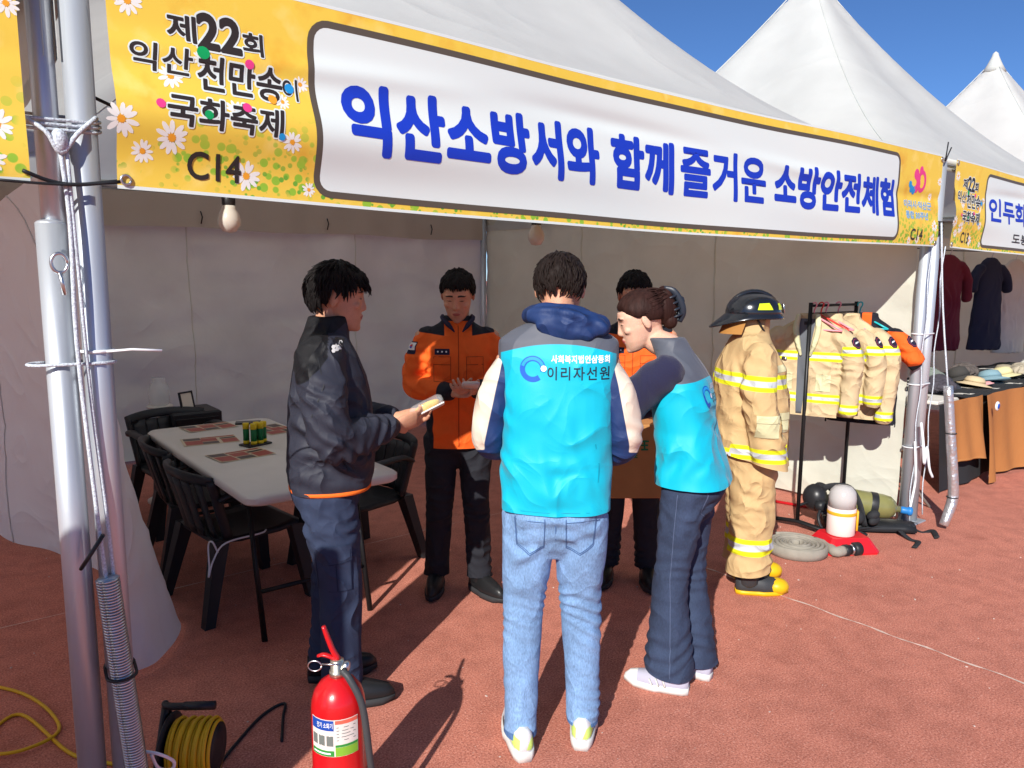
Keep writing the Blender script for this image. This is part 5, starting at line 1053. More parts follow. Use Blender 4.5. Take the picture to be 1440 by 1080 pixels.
# ---------------------------------------------------------------- fire extinguisher
def extinguisher():
    x,y=.585,-.30; t=thing('fire_extinguisher',(x,y,0),'red fire extinguisher with a black hose, standing on the track','extinguisher'); V=lambda a:Vector((x,y,0))+Vector(a)
    M=mk('red_enamel',hx(200,22,28),.28,coat=.35,spec=.5,var=.12,vscale=11,bump=.05,bscale=300); r=.080
    m=MB(); m.lathe([(.068,.0),(.076,.004),(.078,.02),(r,.03),(r,.20),(r+.0015,.203),(r+.0015,.209),(r,.212),(r,.40),(r*.97,.425),(r*.87,.452),(r*.66,.476),(r*.40,.491),(.026,.496)],(x,y,0),40); m.build('cylinder',M,t)
    m=MB(); m.lathe([(.024,.4965),(.024,.512),(.020,.514),(.020,.545),(.014,.548)],(x,y,0),20); m.build('valve',mk('pale_brass',(.62,.58,.48),.3,metal=.9),t)
    rd=Vector((.785,-.62,0)); fd=Vector((.62,.785,0))
    m=MB(); m.tube([V(rd*.005+Vector((0,0,.545))),V(rd*-.012+Vector((0,0,.575))),V(rd*-.030+Vector((0,0,.625))),V(rd*-.038+Vector((0,0,.650)))],[.011,.012,.011,.009],8,sm=3,flat=.7); m.build('lever',M,t)
    m=MB(); m.tube([V(rd*.012+Vector((0,0,.540))),V(rd*-.035+Vector((0,0,.560))),V(rd*-.058+Vector((0,0,.556)))],[.010,.010,.007],8,sm=3,flat=.6); m.build('carry_handle',M,t)
    m=MB(); m.tube([V(rd*(-.062+.020*math.cos(a))+fd*-.02+Vector((0,0,.535+.016*math.sin(a)))) for a in np.linspace(0,2*math.pi,17)],.0022,6); m.tube([V(rd*-.04+fd*-.02+Vector((0,0,.54))),V(rd*.01+fd*-.02+Vector((0,0,.54)))],.003,6); m.build('safety_pin',M_steel,t)
    m=MB(); g_=Matrix((fd,Vector((0,0,1)),rd)).transposed(); m.lathe([(.001,0),(.015,0),(.016,.004),(.016,.012),(.012,.016)],V(rd*.020+Vector((0,0,.525))),16,rot=g_); m.build('gauge',M_steel,t)
    m=MB(); m.tube([V(rd*.018-fd*.02+Vector((0,0,.522))),V(rd*.045-fd*.035+Vector((0,0,.500))),V(rd*.082-fd*.045+Vector((0,0,.42))),V(rd*.100-fd*.045+Vector((0,0,.26))),V(rd*.112-fd*.03+Vector((0,0,.12))),V(rd*.120-fd*.01+Vector((0,0,.06)))],.0105,12,sm=6); m.build('hose',mk('black_hose_rubber',(.05,.052,.055),.5,bump=.2,bscale=200),t)
    m=MB(); m.tube([V(rd*.120-fd*.01+Vector((0,0,.062))),V(rd*.122+Vector((0,0,.01)))],[.013,.019],12); m.build('nozzle',M_black,t)
    a0=math.atan2(-fd.y,-fd.x)
    def F(o): return lambda u,z:V(((r+o)*math.cos(a0+u/r),(r+o)*math.sin(a0+u/r),z))
    LB=[mk('label_paper',hx(222,214,206),.45),mk('label_blue',hx(28,72,160),.45),mk('label_green',hx(52,140,60),.45),mk('label_photo',hx(110,116,112),.45),M_wht,mk('label_coral',hx(228,104,84),.45),mk('label_light_green',hx(130,180,56),.45)]
    m=MB(); fill2d(m,F(.0006),[(-.075,.285),(.078,.285),(.078,.400),(-.075,.400)],0,.02); lab=m.build('label',LB,t)
    for u0,z0,u1,z1,k in ((-.073,.366,.004,.398,1),(-.073,.286,.004,.304,2),(.008,.286,.076,.314,6),(.008,.3145,.076,.322,2),(.008,.386,.076,.398,5),(-.070,.318,-.050,.350,3),(-.044,.318,-.024,.350,3),(-.018,.318,.002,.350,3)):
        m=MB(); fill2d(m,F(.0011),[(u0,z0),(u1,z0),(u1,z1),(u0,z1)],k,.02); m.build('label_block',LB,lab)
    for body,b,k in (('전기 소화기',(-.050,.374,.001,.391),4),): m=MB(); lettering(m,body,b,F(.0016),k,.01); m.build('label_lettering',LB,lab)
    m=MB(); strip2d(m,F(.0016),[(-.066,.295),(-.006,.295)],.005,4,step=.01); m.build('label_line',LB,lab)
    for k in range(5): m=MB(); strip2d(m,F(.0014),[(.012,.376-k*.010),(.068-.006*(k%2),.376-k*.010)],.0022,3,step=.02); m.build('label_line',LB,lab)
extinguisher()
# ---------------------------------------------------------------- cable reel
def reel():
    c=Vector((.30,.19,.118)); ax=Vector((.80,-.60,0)).normalized(); up=Vector((0,0,1)); fd=up.cross(ax); t=thing('cable_reel',(c.x,c.y,0),'black framed reel wound with yellow cable','reel'); rot=Matrix((fd,up,ax)).transposed()
    MY=mk('yellow_cable',hx(222,176,28),.45,bump=.1,bscale=90); rg=random.Random(4)
    for k in range(15):
        p=c+ax*(-.062+.0092*k); rr=.088+.006*math.sin(k*2.1); tl=rg.uniform(-.05,.05); m=MB()
        m.tube([p+fd*rr*math.cos(a)+up*rr*math.sin(a)+ax*(tl*rr*math.sin(a+k)) for a in np.linspace(0,2*math.pi,33)],.0062,7); m.build('cable_turn',MY,t)
    m=MB(); m.lathe([(.04,-.075),(.080,-.073),(.080,.073),(.04,.075)],c,28,rot=rot); m.build('drum',M_black,t)
    m=MB(); m.lathe([(.02,-.079),(.112,-.079),(.115,-.083),(.112,-.087),(.02,-.087)],c,32,rot=rot); m.build('flange',M_black,t)
    m=MB(); e=-.105; m.tube([c+ax*e+fd*.10-up*.112,c+ax*e+fd*.08+up*.02,c+ax*e+fd*.03+up*.135,c+ax*(e+.03)+up*.148,c+ax*.05+up*.150],.012,10,sm=4); m.tube([c+ax*e-fd*.10-up*.112,c+ax*e-fd*.02+up*.04,c+ax*e+fd*.03+up*.135],.012,10,sm=3); m.tube([c+ax*e+fd*.11-up*.106,c+ax*e-fd*.11-up*.106],.012,10); m.tube([c+ax*e,c+ax*.02],.014,10); m.build('stand',M_black,t)
    m=MB(); m.tube([c+ax*-.03+up*.149,c+ax*.07+up*.151],.014,10); m.build('handle',M_black,t)
    m=MB(); m.tube([c-up*.088-ax*.05,(.16,.36,.008),(.05,.50,.008),(-.02,.62,.007),(-.12,.98,.007),(-.22,.92,.007),(-.25,.78,.012),(-.14,.70,.02),(-.02,.80,.008),(-.10,1.15,.007),(-.35,1.5,.007)],.0065,8,sm=7); tag(m.build('yellow_lead',MY),'yellow cable trailing from the reel across the track','cable')
    m=MB(); m.tube([(.38,.22,.006),(.46,.30,.006),(.60,.42,.006),(.70,.45,.006),(.66,.36,.006),(.60,.22,.006)],.0055,8,sm=6); tag(m.build('black_lead',M_black),'thin black cable lying between the reel and the extinguisher','cable')
reel()
# ---------------------------------------------------------------- firefighting kit by the right wall
YEL=hx(232,236,30); SIL=hx(196,200,204)
M_turn=mk('tan_turnout_cloth',hx(198,168,120),.85,bump=.35,bscale=330,crease=.55,cscale=7,masks=[('yel',YEL),('sil',SIL)],var=.08,vscale=10)
M_coat=mk('beige_turnout_cloth',hx(200,178,140),.85,bump=.35,bscale=330,crease=.5,cscale=8,masks=[('yel',YEL),('sil',SIL)],var=.08,vscale=10)
M_liner=mk('grey_liner',hx(96,100,106),.85,bump=.3,bscale=200)
def bands(zs,h=.036,hs=.013,keep=None):
    def f(v,hh):
        d=np.full(len(v),-1.)
        for z,sl,cond in zs: d=np.maximum(d,np.where(cond(v),hh-np.abs(v[:,2]-z-sl*v[:,1]),-1.))
        return d
    return {'yel':lambda v:f(v,h),'sil':lambda v:f(v,hs)}
ALL=lambda v:np.ones(len(v),bool)
def turnout_suit():
    FR=frame_at((3.14,.06),(.80,-.60)); t=thing('turnout_suit',(3.14,.06,0),'tan turnout suit with yellow bands set up standing in rubber boots','suit')
    mb=MB(); I=lambda p:Vector(p)
    torso(mb,[(.66,.235,.200,.0,0,2.5),(.715,.232,.198,.0,0,2.5),(.85,.225,.192,0,0,2.5),(1.05,.215,.182,0,0,2.5),(1.22,.205,.165,-.005,0,2.5),(1.31,.185,.120,-.012,0,2.4),(1.36,.14,.10,-.015,0,2.2),(1.395,.088,.088,-.008,0,2),(1.475,.082,.086,.0,0,2)],I)
    for s in (-1,1): limb(mb,[(s*.165,-.01,1.30),(s*.250,-.04,1.10),(s*.262,.0,.90),(s*.250,.04,.70)],[.080,.088,.086,.084,.082],20,6)
    sp=[((.24,-.02,1.0),.2,(0,.7,1),.08,.018),((.22,.05,.85),.16,(0,.3,1),.06,.012),((.1,.14,1.0),.2,(0.3,.2,1),.10,.010),((.2,-.1,1.2),.14,(0,1,.6),.07,.012)]
    arm=lambda v:np.abs(v[:,0])>.17; trunk=lambda v:np.abs(v[:,0])<.175
    co=cloth('coat',mb,.009,M_turn,t,FR,sp,.006,5.,31.,4,bands([(1.16,-.05,ALL),(.775,0,trunk),(.80,.0,arm)],.036,.014),cuts=[((0,0,.715),(0,0,-1),lambda p:p.z<.85 and abs(p.x)<.175),((0,0,.742),(0,-.2,-1),lambda p:p.z<.85 and abs(p.x)>=.16)])
    fn=onto(bvh_of(co),FR,(-1,0,0),.003); e=MB(); fill2d(e,fn,[(.06,1.24),(.13,1.245),(.13,1.21),(.06,1.205)],0,.03); e.build('pocket_flap',M_turn,co); e=MB(); strip2d(e,fn,[(.155,1.34),(.165,.74)],.004); e.build('placket_seam',mk('tan_thread',hx(120,84,46),.9),co)
    for u0,z0,u1,z1 in ((-.075,.90,.035,1.00),(.055,.90,.145,.99)):
        e=MB(); fill2d(e,lambda p,q:fn(p,q,.004),[(u0,z0),(u1,z0),(u1,z1),(u0,z1)],0,.03); e.build('patch_pocket',M_turn,co); e=MB(); fill2d(e,lambda p,q:fn(p,q,.009),[(u0-.004,z1-.025),(u1+.004,z1-.025),(u1+.004,z1+.012),(u0-.004,z1+.012)],0,.03); e.build('pocket_flap',M_turn,co)
    for z in (1.26,1.08,.92): e=MB(); e.box(FR@Vector((.02,.185 if z<1.2 else .165,z)),(.05,.012,.022),FR.to_3x3(),bev=.004); e.build('clasp',M_steel,co)
    J=dict(hz=.80); J.update(leg_pair(.78,.098,.44,.098,(.03,-.02)))
    J['legR']=[(.098,0,.78),(.105,.01,.44),(.10,.0,.12)]; J['legL']=[(-.098,.02,.78),(-.105,.05,.44),(-.10,.05,.12)]
    leg=lambda v:v[:,2]<.6
    trousers('over_trousers',M_turn,t,FR,J,[.122,.122,.116,.112,.112,.116],.205,.165,.90,[((.12,.02,.62),.2,(0,.5,1),.07,.014),((.12,.02,.2),.14,(0,.3,1),.05,.014)],lambda p:Vector(p),.009,33.,.006,bands([(.285,0,leg)],.045,.018),cuff=.13)
    MB_=mk('yellow_rubber',hx(222,176,24),.4,var=.08,vscale=20); MK_=mk('black_boot_rubber',(.04,.042,.045),.45)
    for sx,y in ((.10,.02),(-.10,.07)):
        fr=FR@frame_at((sx,y),(.08*sx/.1,1)); u=MB(); so=MB(); shoe(u,so,fr,.275,.052,.080,.020,toe=.35); b=u.build('boot',MK_,t); so.build('boot_sole',MB_,b)
        k=MB(); k.ell(fr@Vector((0,.142,.042)),(.0535,.062,.044),fr.to_3x3(),20,12); k.build('toe_cap',MB_,b)
        k=MB(); limb(k,[fr@Vector((0,-.01,.06)),fr@Vector((0,-.015,.22))],[.056,.060],14,1); k.build('boot_shaft',MK_,b)
    # helmet
    HF=FR@Matrix.Translation((0,.0,1.478)); h=thing('fire_helmet',HF.translation,'black fire helmet with yellow patches, resting on the tan turnout suit','helmet')
    MG=mk('black_helmet_gloss',(.012,.014,.018),.18,coat=.6,spec=.5); m=MB(); rings=[]
    for z,k in ((.0,1.0),(.03,1.0),(.06,.95),(.085,.84),(.105,.66),(.118,.42),(.124,.12)):
        rings.append([HF@Vector((math.cos(a)*.118*k,math.sin(a)*.145*k-.005,z)) for a in np.linspace(0,2*math.pi,32,endpoint=False)])
    m.loft(rings); m.build('shell',MG,h)
    m=MB(); m.tube([HF@Vector((0,.135*math.cos(a)-.005,.015+.118*math.sin(a))) for a in np.linspace(.1,math.pi-.1,16)],.012,8); m.build('ridge',MG,h)
    m=MB(); rings=[]
    def br(a,o,dz): 
        c_,s_=math.cos(a),math.sin(a); back=max(0,-s_); return HF@Vector((c_*(.118+o*.014),s_*(.145+o*.014)-.005-o*.070*back**1.5,.006-dz-o*.050*back**2-o*.008))
    A=np.linspace(0,2*math.pi,40,endpoint=False)
    m.loft([[br(a,0,-.012) for a in A],[br(a,.5,-.006) for a in A],[br(a,1,0) for a in A],[br(a,1,.006) for a in A],[br(a,.5,.004) for a in A],[br(a,0,.006) for a in A]],cap=False); m.build('brim',MG,h)
    m=MB(); rings=[]; m.sheet(lambda p,q:HF@Vector((.112*math.cos(math.pi*(1.15+.7*p))*(1+.03*q),-.005+.138*math.sin(math.pi*(1.15+.7*p))*(1+.12*q)-.02*q,-.002-.085*q)),24,5); m.build('neck_flap',mk('tan_flap',hx(168,118,58),.8,bump=.3,bscale=200),h)
    MYr=mk('yellow_green_reflector',hx(206,226,40),.3)
    for a0,sz in ((10,.03),(-20,.0),(170,.03),(58,.022),(122,.022)):
        if sz==0: continue
        m=MB(); 
        def hp(u,z):
            a=R(a0)+u/.13; k=np.interp(z,[0,.03,.06,.085,.105],[1,1,.95,.84,.66]); return HF@Vector((math.cos(a)*(.118*k+.003),math.sin(a)*(.145*k+.003)-.005,z))
        fill2d(m,hp,[(-sz*1.3,.040),(sz*1.3,.040),(sz*.8,.075),(-sz*1.0,.072)],0,.012); m.build('reflector',MYr,h)
    m=MB(); m.box(HF@Vector((0,.150,.045)),(.038,.006,.05),FR.to_3x3()@Matrix.Rotation(.15,3,'X'),bev=.002); m.build('front_badge',M_steel,h); m=MB(); m.tube([HF@Vector((.10,-.02,-.0)),HF@Vector((.085,.02,-.06)),HF@Vector((.05,.05,-.085))],.006,6,sm=3); m.build('chin_strap',M_black,h)
turnout_suit()
# rack
RX0,RX1,RY,RZ=4.27,4.86,.40,1.505
t=thing('garment_rack',(4.56,RY,0),'black steel garment rack by the white wall','rack')
for x in (RX0,RX1):
    m=MB(); m.tube([(x,RY,.05),(x,RY,RZ+.02)],.013,10); m.build('upright',M_blackm,t); m=MB(); m.tube([(x-.04,RY+.24,.03),(x,RY,.05),(x-.02,RY-.36,.035)],.020,10,flat=.7); m.build('foot',M_blackm,t)
for z in (RZ,RZ-.05): m=MB(); m.tube([(RX0,RY,z),(RX1,RY,z)],.009 if z==RZ else .005,10); m.build('rail',M_blackm,t)
m=MB(); m.tube([(RX0,RY,.16),(RX1,RY,.16)],.010,8); m.build('cross_bar',M_blackm,t)
def hanger(x,col,lab,y=RY):
    t=thing('hanger',(x,y,RZ),lab,'hanger','coloured plastic hangers on the rack'); m=MB()
    m.tube([(x,y+.018,RZ-.008),(x,y+.015,RZ+.012),(x,y-.006,RZ+.020),(x,y-.016,RZ+.004),(x,y-.002,RZ-.030),(x,y,RZ-.075)],.005,7,sm=4); m.build('hook',col,t)
    m=MB(); m.tube([(x,y-.20,RZ-.155),(x,y-.02,RZ-.072),(x,y+.02,RZ-.072),(x,y+.20,RZ-.155)],.0065,7,sm=3); m.tube([(x,y-.20,RZ-.155),(x,y+.20,RZ-.155)],.0055,7); m.build('arms',col,t)
MP=mk('pink_plastic',hx(236,150,160),.35); MR_=mk('coral_plastic',hx(220,70,60),.35); MC_=mk('teal_plastic',hx(40,180,186),.35)
PATCH=[M_patchn,M_patchw,mk('patch_maroon',hx(120,40,60),.8)]
def hung_coat(x,mat,label,length=.66,hw=.20,seed=1.,opened=False,orange=False,short=False,yaw=0.,dy=0.,group='beige turnout coats on the rack',sl=.60):
    FR=frame_at((x,RY+dy),(-math.cos(yaw),math.sin(yaw))); zt=RZ-.085; t=thing('turnout_coat' if not orange else 'uniform_shirt',(x,RY+dy,zt),label,'coat' if not orange else 'shirt',None if orange else group)
    mb=MB(); I=lambda p:Vector(p); zb=zt-length
    torso(mb,[(zb,hw*1.08,.052,.01,0,2.6),(zt-.40,hw*1.02,.050,.005,0,2.6),(zt-.20,hw,.048,0,0,2.6),(zt-.10,hw*.96,.042,0,0,2.5),(zt-.04,hw*.62,.036,0,0,2.3),(zt,.072,.040,0,0,2),(zt+.035,.068,.042,0,0,2)],I)
    for s in (-1,1):
        E=(s*(hw+.065),.02,zt-.30); W_=(s*(hw+.055),.05,zt-sl)
        limb(mb,[(s*(hw-.045),0,zt-.105),(s*(hw+.03),.005,zt-.18)]+([E,W_] if not short else [(s*(hw+.10),.02,zt-.29)]),[.058,.064,.064,.062,.060],18,6)
    arm=lambda v:np.abs(v[:,0])>hw*1.0; trunk=lambda v:np.abs(v[:,0])<hw*1.02
    if orange: at={'blk':lambda v:np.maximum(np.minimum(v[:,2]-(zt-.085),np.abs(v[:,0])-.03),np.maximum(zt-.33-v[:,2]+.25*(np.abs(v[:,0])-hw),-1))}
    else: at=bands([(zt-.245,0,trunk),(zt-.52,0,trunk),(zt-.20,0,arm),(zt-sl+.03,0,arm)],.030,.011)
    co=cloth('coat_shell' if not orange else 'shirt_body',mb,.009,mat,t,FR,[((hw+.04,0,zt-.32),.16,(0,.4,1),.06,.014),((-hw-.04,0,zt-.32),.16,(0,.4,1),.06,.014),((0,.04,zt-.45),.25,(1,0,.15),.10,.010)],.005,6.,seed,4,at,cuts=[((0,0,zb+.02),(0,0,-1),lambda p:p.z<zb+.2 and abs(p.x)<hw*1.02)]+([] if short else [((0,0,zt-sl+.0),(0,-.3,-1),lambda p:p.z<zt-sl+.12 and abs(p.x)>hw*.96)]))
    # shoulder badges, both sleeves
    for s in (-1,1):
        vd=Vector((-s*.80,-.6,0)); fs=onto(bvh_of(co),FR,vd,.003); rt=vd.cross(Vector((0,0,1))).normalized(); u=rt.dot(Vector((s*(hw+.03),.0,0))); z=zt-.145
        e=MB(); oc=[(u+.036*math.cos(R(22.5+45*k))*(1.0 if k%2 else .92),z+.038*math.sin(R(22.5+45*k))) for k in range(8)]; fill2d(e,fs,oc,0,.02); strip2d(e,lambda a,b:fs(a,b,.0012),[(u+.026*math.cos(R(q)),z+.027*math.sin(R(q))) for q in range(0,360,30)],.004,2,closed=True,step=.01); fill2d(e,lambda a,b:fs(a,b,.0016),[(u-.016,z-.006),(u+.012,z+.004),(u+.016,z+.012),(u-.010,z+.006)],1,.01); e.build('sleeve_badge',PATCH,co)
    if opened:
        fn=onto(bvh_of(co),FR,(0,-1,0),.002); e=MB(); fill2d(e,fn,[(-.055,zt+.0),(.050,zt+.0),(.035,zt-.12),(.012,zt-.30),(-.004,zb+.01),(-.040,zb+.01),(-.050,zt-.3)],0,.03); e.build('open_liner',M_liner,co)
        e=MB(); fill2d(e,lambda a,b:fn(a,b,.002),[(-.024,zt-.018),(.020,zt-.018),(.020,zt-.040),(-.024,zt-.040)],0,.03); e.build('size_label',M_black,co)
        for s in (-1,1):
            e=MB(); pts=[(s*.060,.045,zt+.02),(s*.070,.055,zt-.06),(s*.055,.062,zt-.15),(s*.030,.060,zt-.24)]; limb(e,[FR@Vector(p) for p in pts],[.016,.020,.018,.008],10,4); e.build('lapel',mat,co)
        for s in (-1,1):
            e=MB(); fill2d(e,lambda a,b:fn(a,b,.004),[(s*.075,zt-.36),(s*.165,zt-.36),(s*.165,zt-.47),(s*.075,zt-.47)],0,.04); e.build('patch_pocket',mat,co)
    return t
hung_coat(4.32,M_coat,'beige turnout coat hanging open, grey liner showing',seed=41.,opened=True,dy=.03,hw=.225,yaw=-.30)
hung_coat(4.47,M_coat,'beige turnout coat behind the open one, badges on its sleeve',seed=42.,dy=-.04,length=.62,hw=.225,yaw=-.42,sl=.55)
hung_coat(4.62,M_coat,'beige turnout coat next to the orange shirt',seed=44.,dy=-.08,length=.69,hw=.21,yaw=-.25,sl=.66)
hung_coat(4.77,M_orange,'orange and navy uniform shirt at the end of the rack',seed=45.,dy=-.13,length=.74,hw=.21,orange=True,short=True,yaw=-.35)
hanger(4.315,MP,'pink hanger under the open beige coat'); hanger(4.40,MR_,'coral red hanger between the pink ones'); hanger(4.46,MP,'pink hanger next to the coral red one'); hanger(4.62,MP,'pink hanger beside the teal one'); hanger(4.76,MC_,'teal hanger carrying the orange shirt',RY-.08)
# rolled hose
def hose_roll():
    c=Vector((3.86,.16,0)); t=thing('fire_hose_roll',c,'flat rolled grey fire hose with a black coupling','hose'); M=mk('grey_hose_canvas',hx(150,144,132),.9,bump=.5,bscale=260,var=.12,vscale=20)
    m=MB(); rings=[]; N=6.2; n=220
    for k in range(n+1):
        a=2*math.pi*N*k/n; r=.030+.025*N*k/n; rd=Vector((math.cos(a),math.sin(a),0)); h=.062+.004*math.sin(a*1.3); w=.0105
        rings.append([c+rd*(r+x)+Vector((0,0,z)) for x,z in ((-w,.004),(w,.004),(w*1.05,h*.5),(w*.8,h),(0,h+.003),(-w*.8,h),(-w*1.05,h*.5))])
    m.loft(rings); m.build('rolled_hose',M,t)
    e=Vector((4.02,-.06,.035)); s0=Vector(rings[-1][2]); m=MB(); m.tube([c+Vector((.17,-.02,.035)),c+Vector((.16,-.12,.035)),e+Vector((-.06,.02,0)),e],[.030,.030,.032],12,sm=4,flat=1.0); m.build('hose_end',M,t)
    rt=Matrix.Rotation(R(90),3,'Y'); rot=Matrix.Rotation(-.35,3,'Z')@rt; m=MB(); m.lathe([(.030,0),(.036,.004),(.036,.03),(.030,.034),(.030,.05)],e,20,rot=rot); m.build('collar',M_black,t); m=MB(); m.lathe([(.029,.051),(.033,.054),(.033,.066),(.029,.068)],e,20,rot=rot); m.build('coupling_ring',M_steel,t); m=MB(); m.lathe([(.030,.069),(.042,.073),(.042,.118),(.034,.122)],e,20,rot=rot); m.build('coupling',M_black,t)
hose_roll()
def lamp_unit():
    c=Vector((4.16,.02,0)); t=thing('beacon_unit',c,'white topped cylinder strapped on a red base, by the hose roll','beacon'); Rm=Matrix.Rotation(-.55,3,'Z')
    m=MB(); rings=[]
    for z,a,b in ((0,.17,.14),(.012,.172,.142),(.085,.125,.10),(.092,.118,.095)): rings.append([c+Rm@Vector((x*a,y*b,z)) for x,y in ((-1,-.86),(-.86,-1),(.86,-1),(1,-.86),(1,.86),(.86,1),(-.86,1),(-1,.86))])
    m.loft(rings); sharp(m.build('red_base',mk('red_plastic',hx(206,30,40),.35),t),30)
    q=c+Rm@Vector((-.02,.0,0)); m=MB(); m.lathe([(.080,.0935),(.084,.10),(.084,.265),(.082,.268)],q,28); m.build('cylinder_body',mk('pinkish_white_plastic',hx(236,214,206),.4),t)
    m=MB(); m.lathe([(.0815,.2685),(.0815,.33),(.074,.37),(.050,.398),(.001,.408)],q,28); m.build('dome',mk('smoky_clear_plastic',hx(196,192,190),.2,alpha=.85),t)
    m=MB(); m.lathe([(.0855,.225),(.0865,.228),(.0865,.243),(.0855,.246)],q,28,cap=False); m.box(q+Vector((.050,-.075,.19)),(.05,.012,.13),Matrix.Rotation(.6,3,'Z'),bev=.004); m.build('yellow_strap',mk('amber_strap',hx(226,170,40),.5),t)
lamp_unit()
def scba():
    a,b=Vector((4.50,.30,.20)),Vector((4.76,-.02,.15)); d=(b-a).normalized(); t=thing('breathing_apparatus',(4.6,.15,0),'breathing apparatus with an olive tank and black harness lying on the track','apparatus')
    rot=Matrix((d.orthogonal().normalized(),d.cross(d.orthogonal().normalized()),d)).transposed(); L=(b-a).length
    m=MB(); m.lathe([(.001,-.01),(.05,.0),(.078,.03),(.084,.07),(.084,L-.09),(.076,L-.04),(.05,L-.008),(.024,L+.004),(.022,L+.03)],a,28,rot=rot); m.build('tank',mk('olive_composite',hx(124,122,74),.32,coat=.4,var=.2,vscale=8),t)
    m=MB(); m.lathe([(.0852,L-.17),(.0862,L-.165),(.0862,L-.13),(.0852,L-.125)],a,28,rot=rot,cap=False); m.build('tank_band',M_black,t)
    m=MB(); m.lathe([(.020,L+.031),(.024,L+.04),(.024,L+.075),(.030,L+.08),(.030,L+.10),(.02,L+.105)],a,18,rot=rot); m.build('valve_knob',mk('blue_plastic',hx(40,120,190),.4),t)
    m=MB(); pl=[]; n=d.cross(Vector((0,0,1))).normalized(); rings=[]
    for k in np.linspace(-.04,L+.12,9): w=.11+.02*math.sin(k*9); rings.append([a+d*k+n*w*s+Vector((0,0,z-a.z-d.z*k)) for s,z in ((-1,.018),(-.7,.055),(0,.066),(.7,.055),(1,.018),(0,.010))])
    m.loft(rings); m.build('backplate',M_black,t)
    MS=mk('black_webbing',(.022,.023,.026),.8,bump=.6,bscale=220)
    for pts,w in (([a+n*-.10+Vector((0,0,-.10)),a+n*-.02+Vector((-.05,.02,.06)),a+d*.10+Vector((0,0,.092)),a+d*.16+n*.09+Vector((0,0,.03)),a+d*.20+n*.13-Vector((0,0,.12))],.022),([a+d*-.05+n*.10-Vector((0,0,.1)),a+d*-.09+Vector((0,0,.05)),a+d*.0-n*.09+Vector((0,0,.04)),a+d*.12-n*.13-Vector((0,0,.1))],.024),([b+n*.12-Vector((0,0,.11)),b+n*.20+d*.05-Vector((0,0,.135)),Vector((4.62,-.24,.012)),Vector((4.50,-.27,.010))],.018),([b+d*.10-Vector((0,0,.10)),b+d*.18-Vector((0,0,.13)),Vector((4.92,-.20,.012)),Vector((4.80,-.28,.012))],.018)):
        m=MB(); m.tube(pts,w,8,sm=6,flat=.28); m.build('strap',MS,t)
    m=MB(); q=a-d*.10+Vector((0,0,-.02)); m.ell(q,(.075,.085,.095)); m.build('face_mask',mk('black_mask_rubber',(.02,.02,.022),.35),t); m=MB(); m.lathe([(.03,0),(.036,.01),(.036,.05),(.02,.055)],q+Vector((-.06,-.05,-.03)),16,rot=Matrix.Rotation(R(90),3,'X')); m.build('regulator',M_black,t)
    m=MB(); m.tube([q+Vector((-.05,-.08,-.03)),q+Vector((-.12,-.10,-.10)),Vector((4.33,.22,.02)),Vector((4.45,.02,.02)),a+d*.15-n*-.14-Vector((0,0,.15)),b+n*.05-Vector((0,0,.10))],.011,8,sm=6); m.build('air_hose',M_black,t)
    rg=random.Random(3)
    for k in range(13): 
        p=a+d*rg.uniform(-.08,.30)+n*rg.uniform(-.10,.14); m=MB(); m.ell((p.x,p.y,rg.uniform(.06,.14)),(rg.uniform(.03,.055),rg.uniform(.025,.05),rg.uniform(.025,.06)),Matrix.Rotation(rg.uniform(0,3),3,'X')@Matrix.Rotation(rg.uniform(0,3),3,'Z')); m.build('harness_pad',MS,t)
scba()
# red rods lying along the wall foot
m=MB(); m.tube([(4.62,1.0,.012),(4.90,.10,.012)],.011,8); tag(m.build('red_rod',mk('red_paint',hx(190,30,36),.4)),'thin red rod lying at the foot of the white wall','rod')
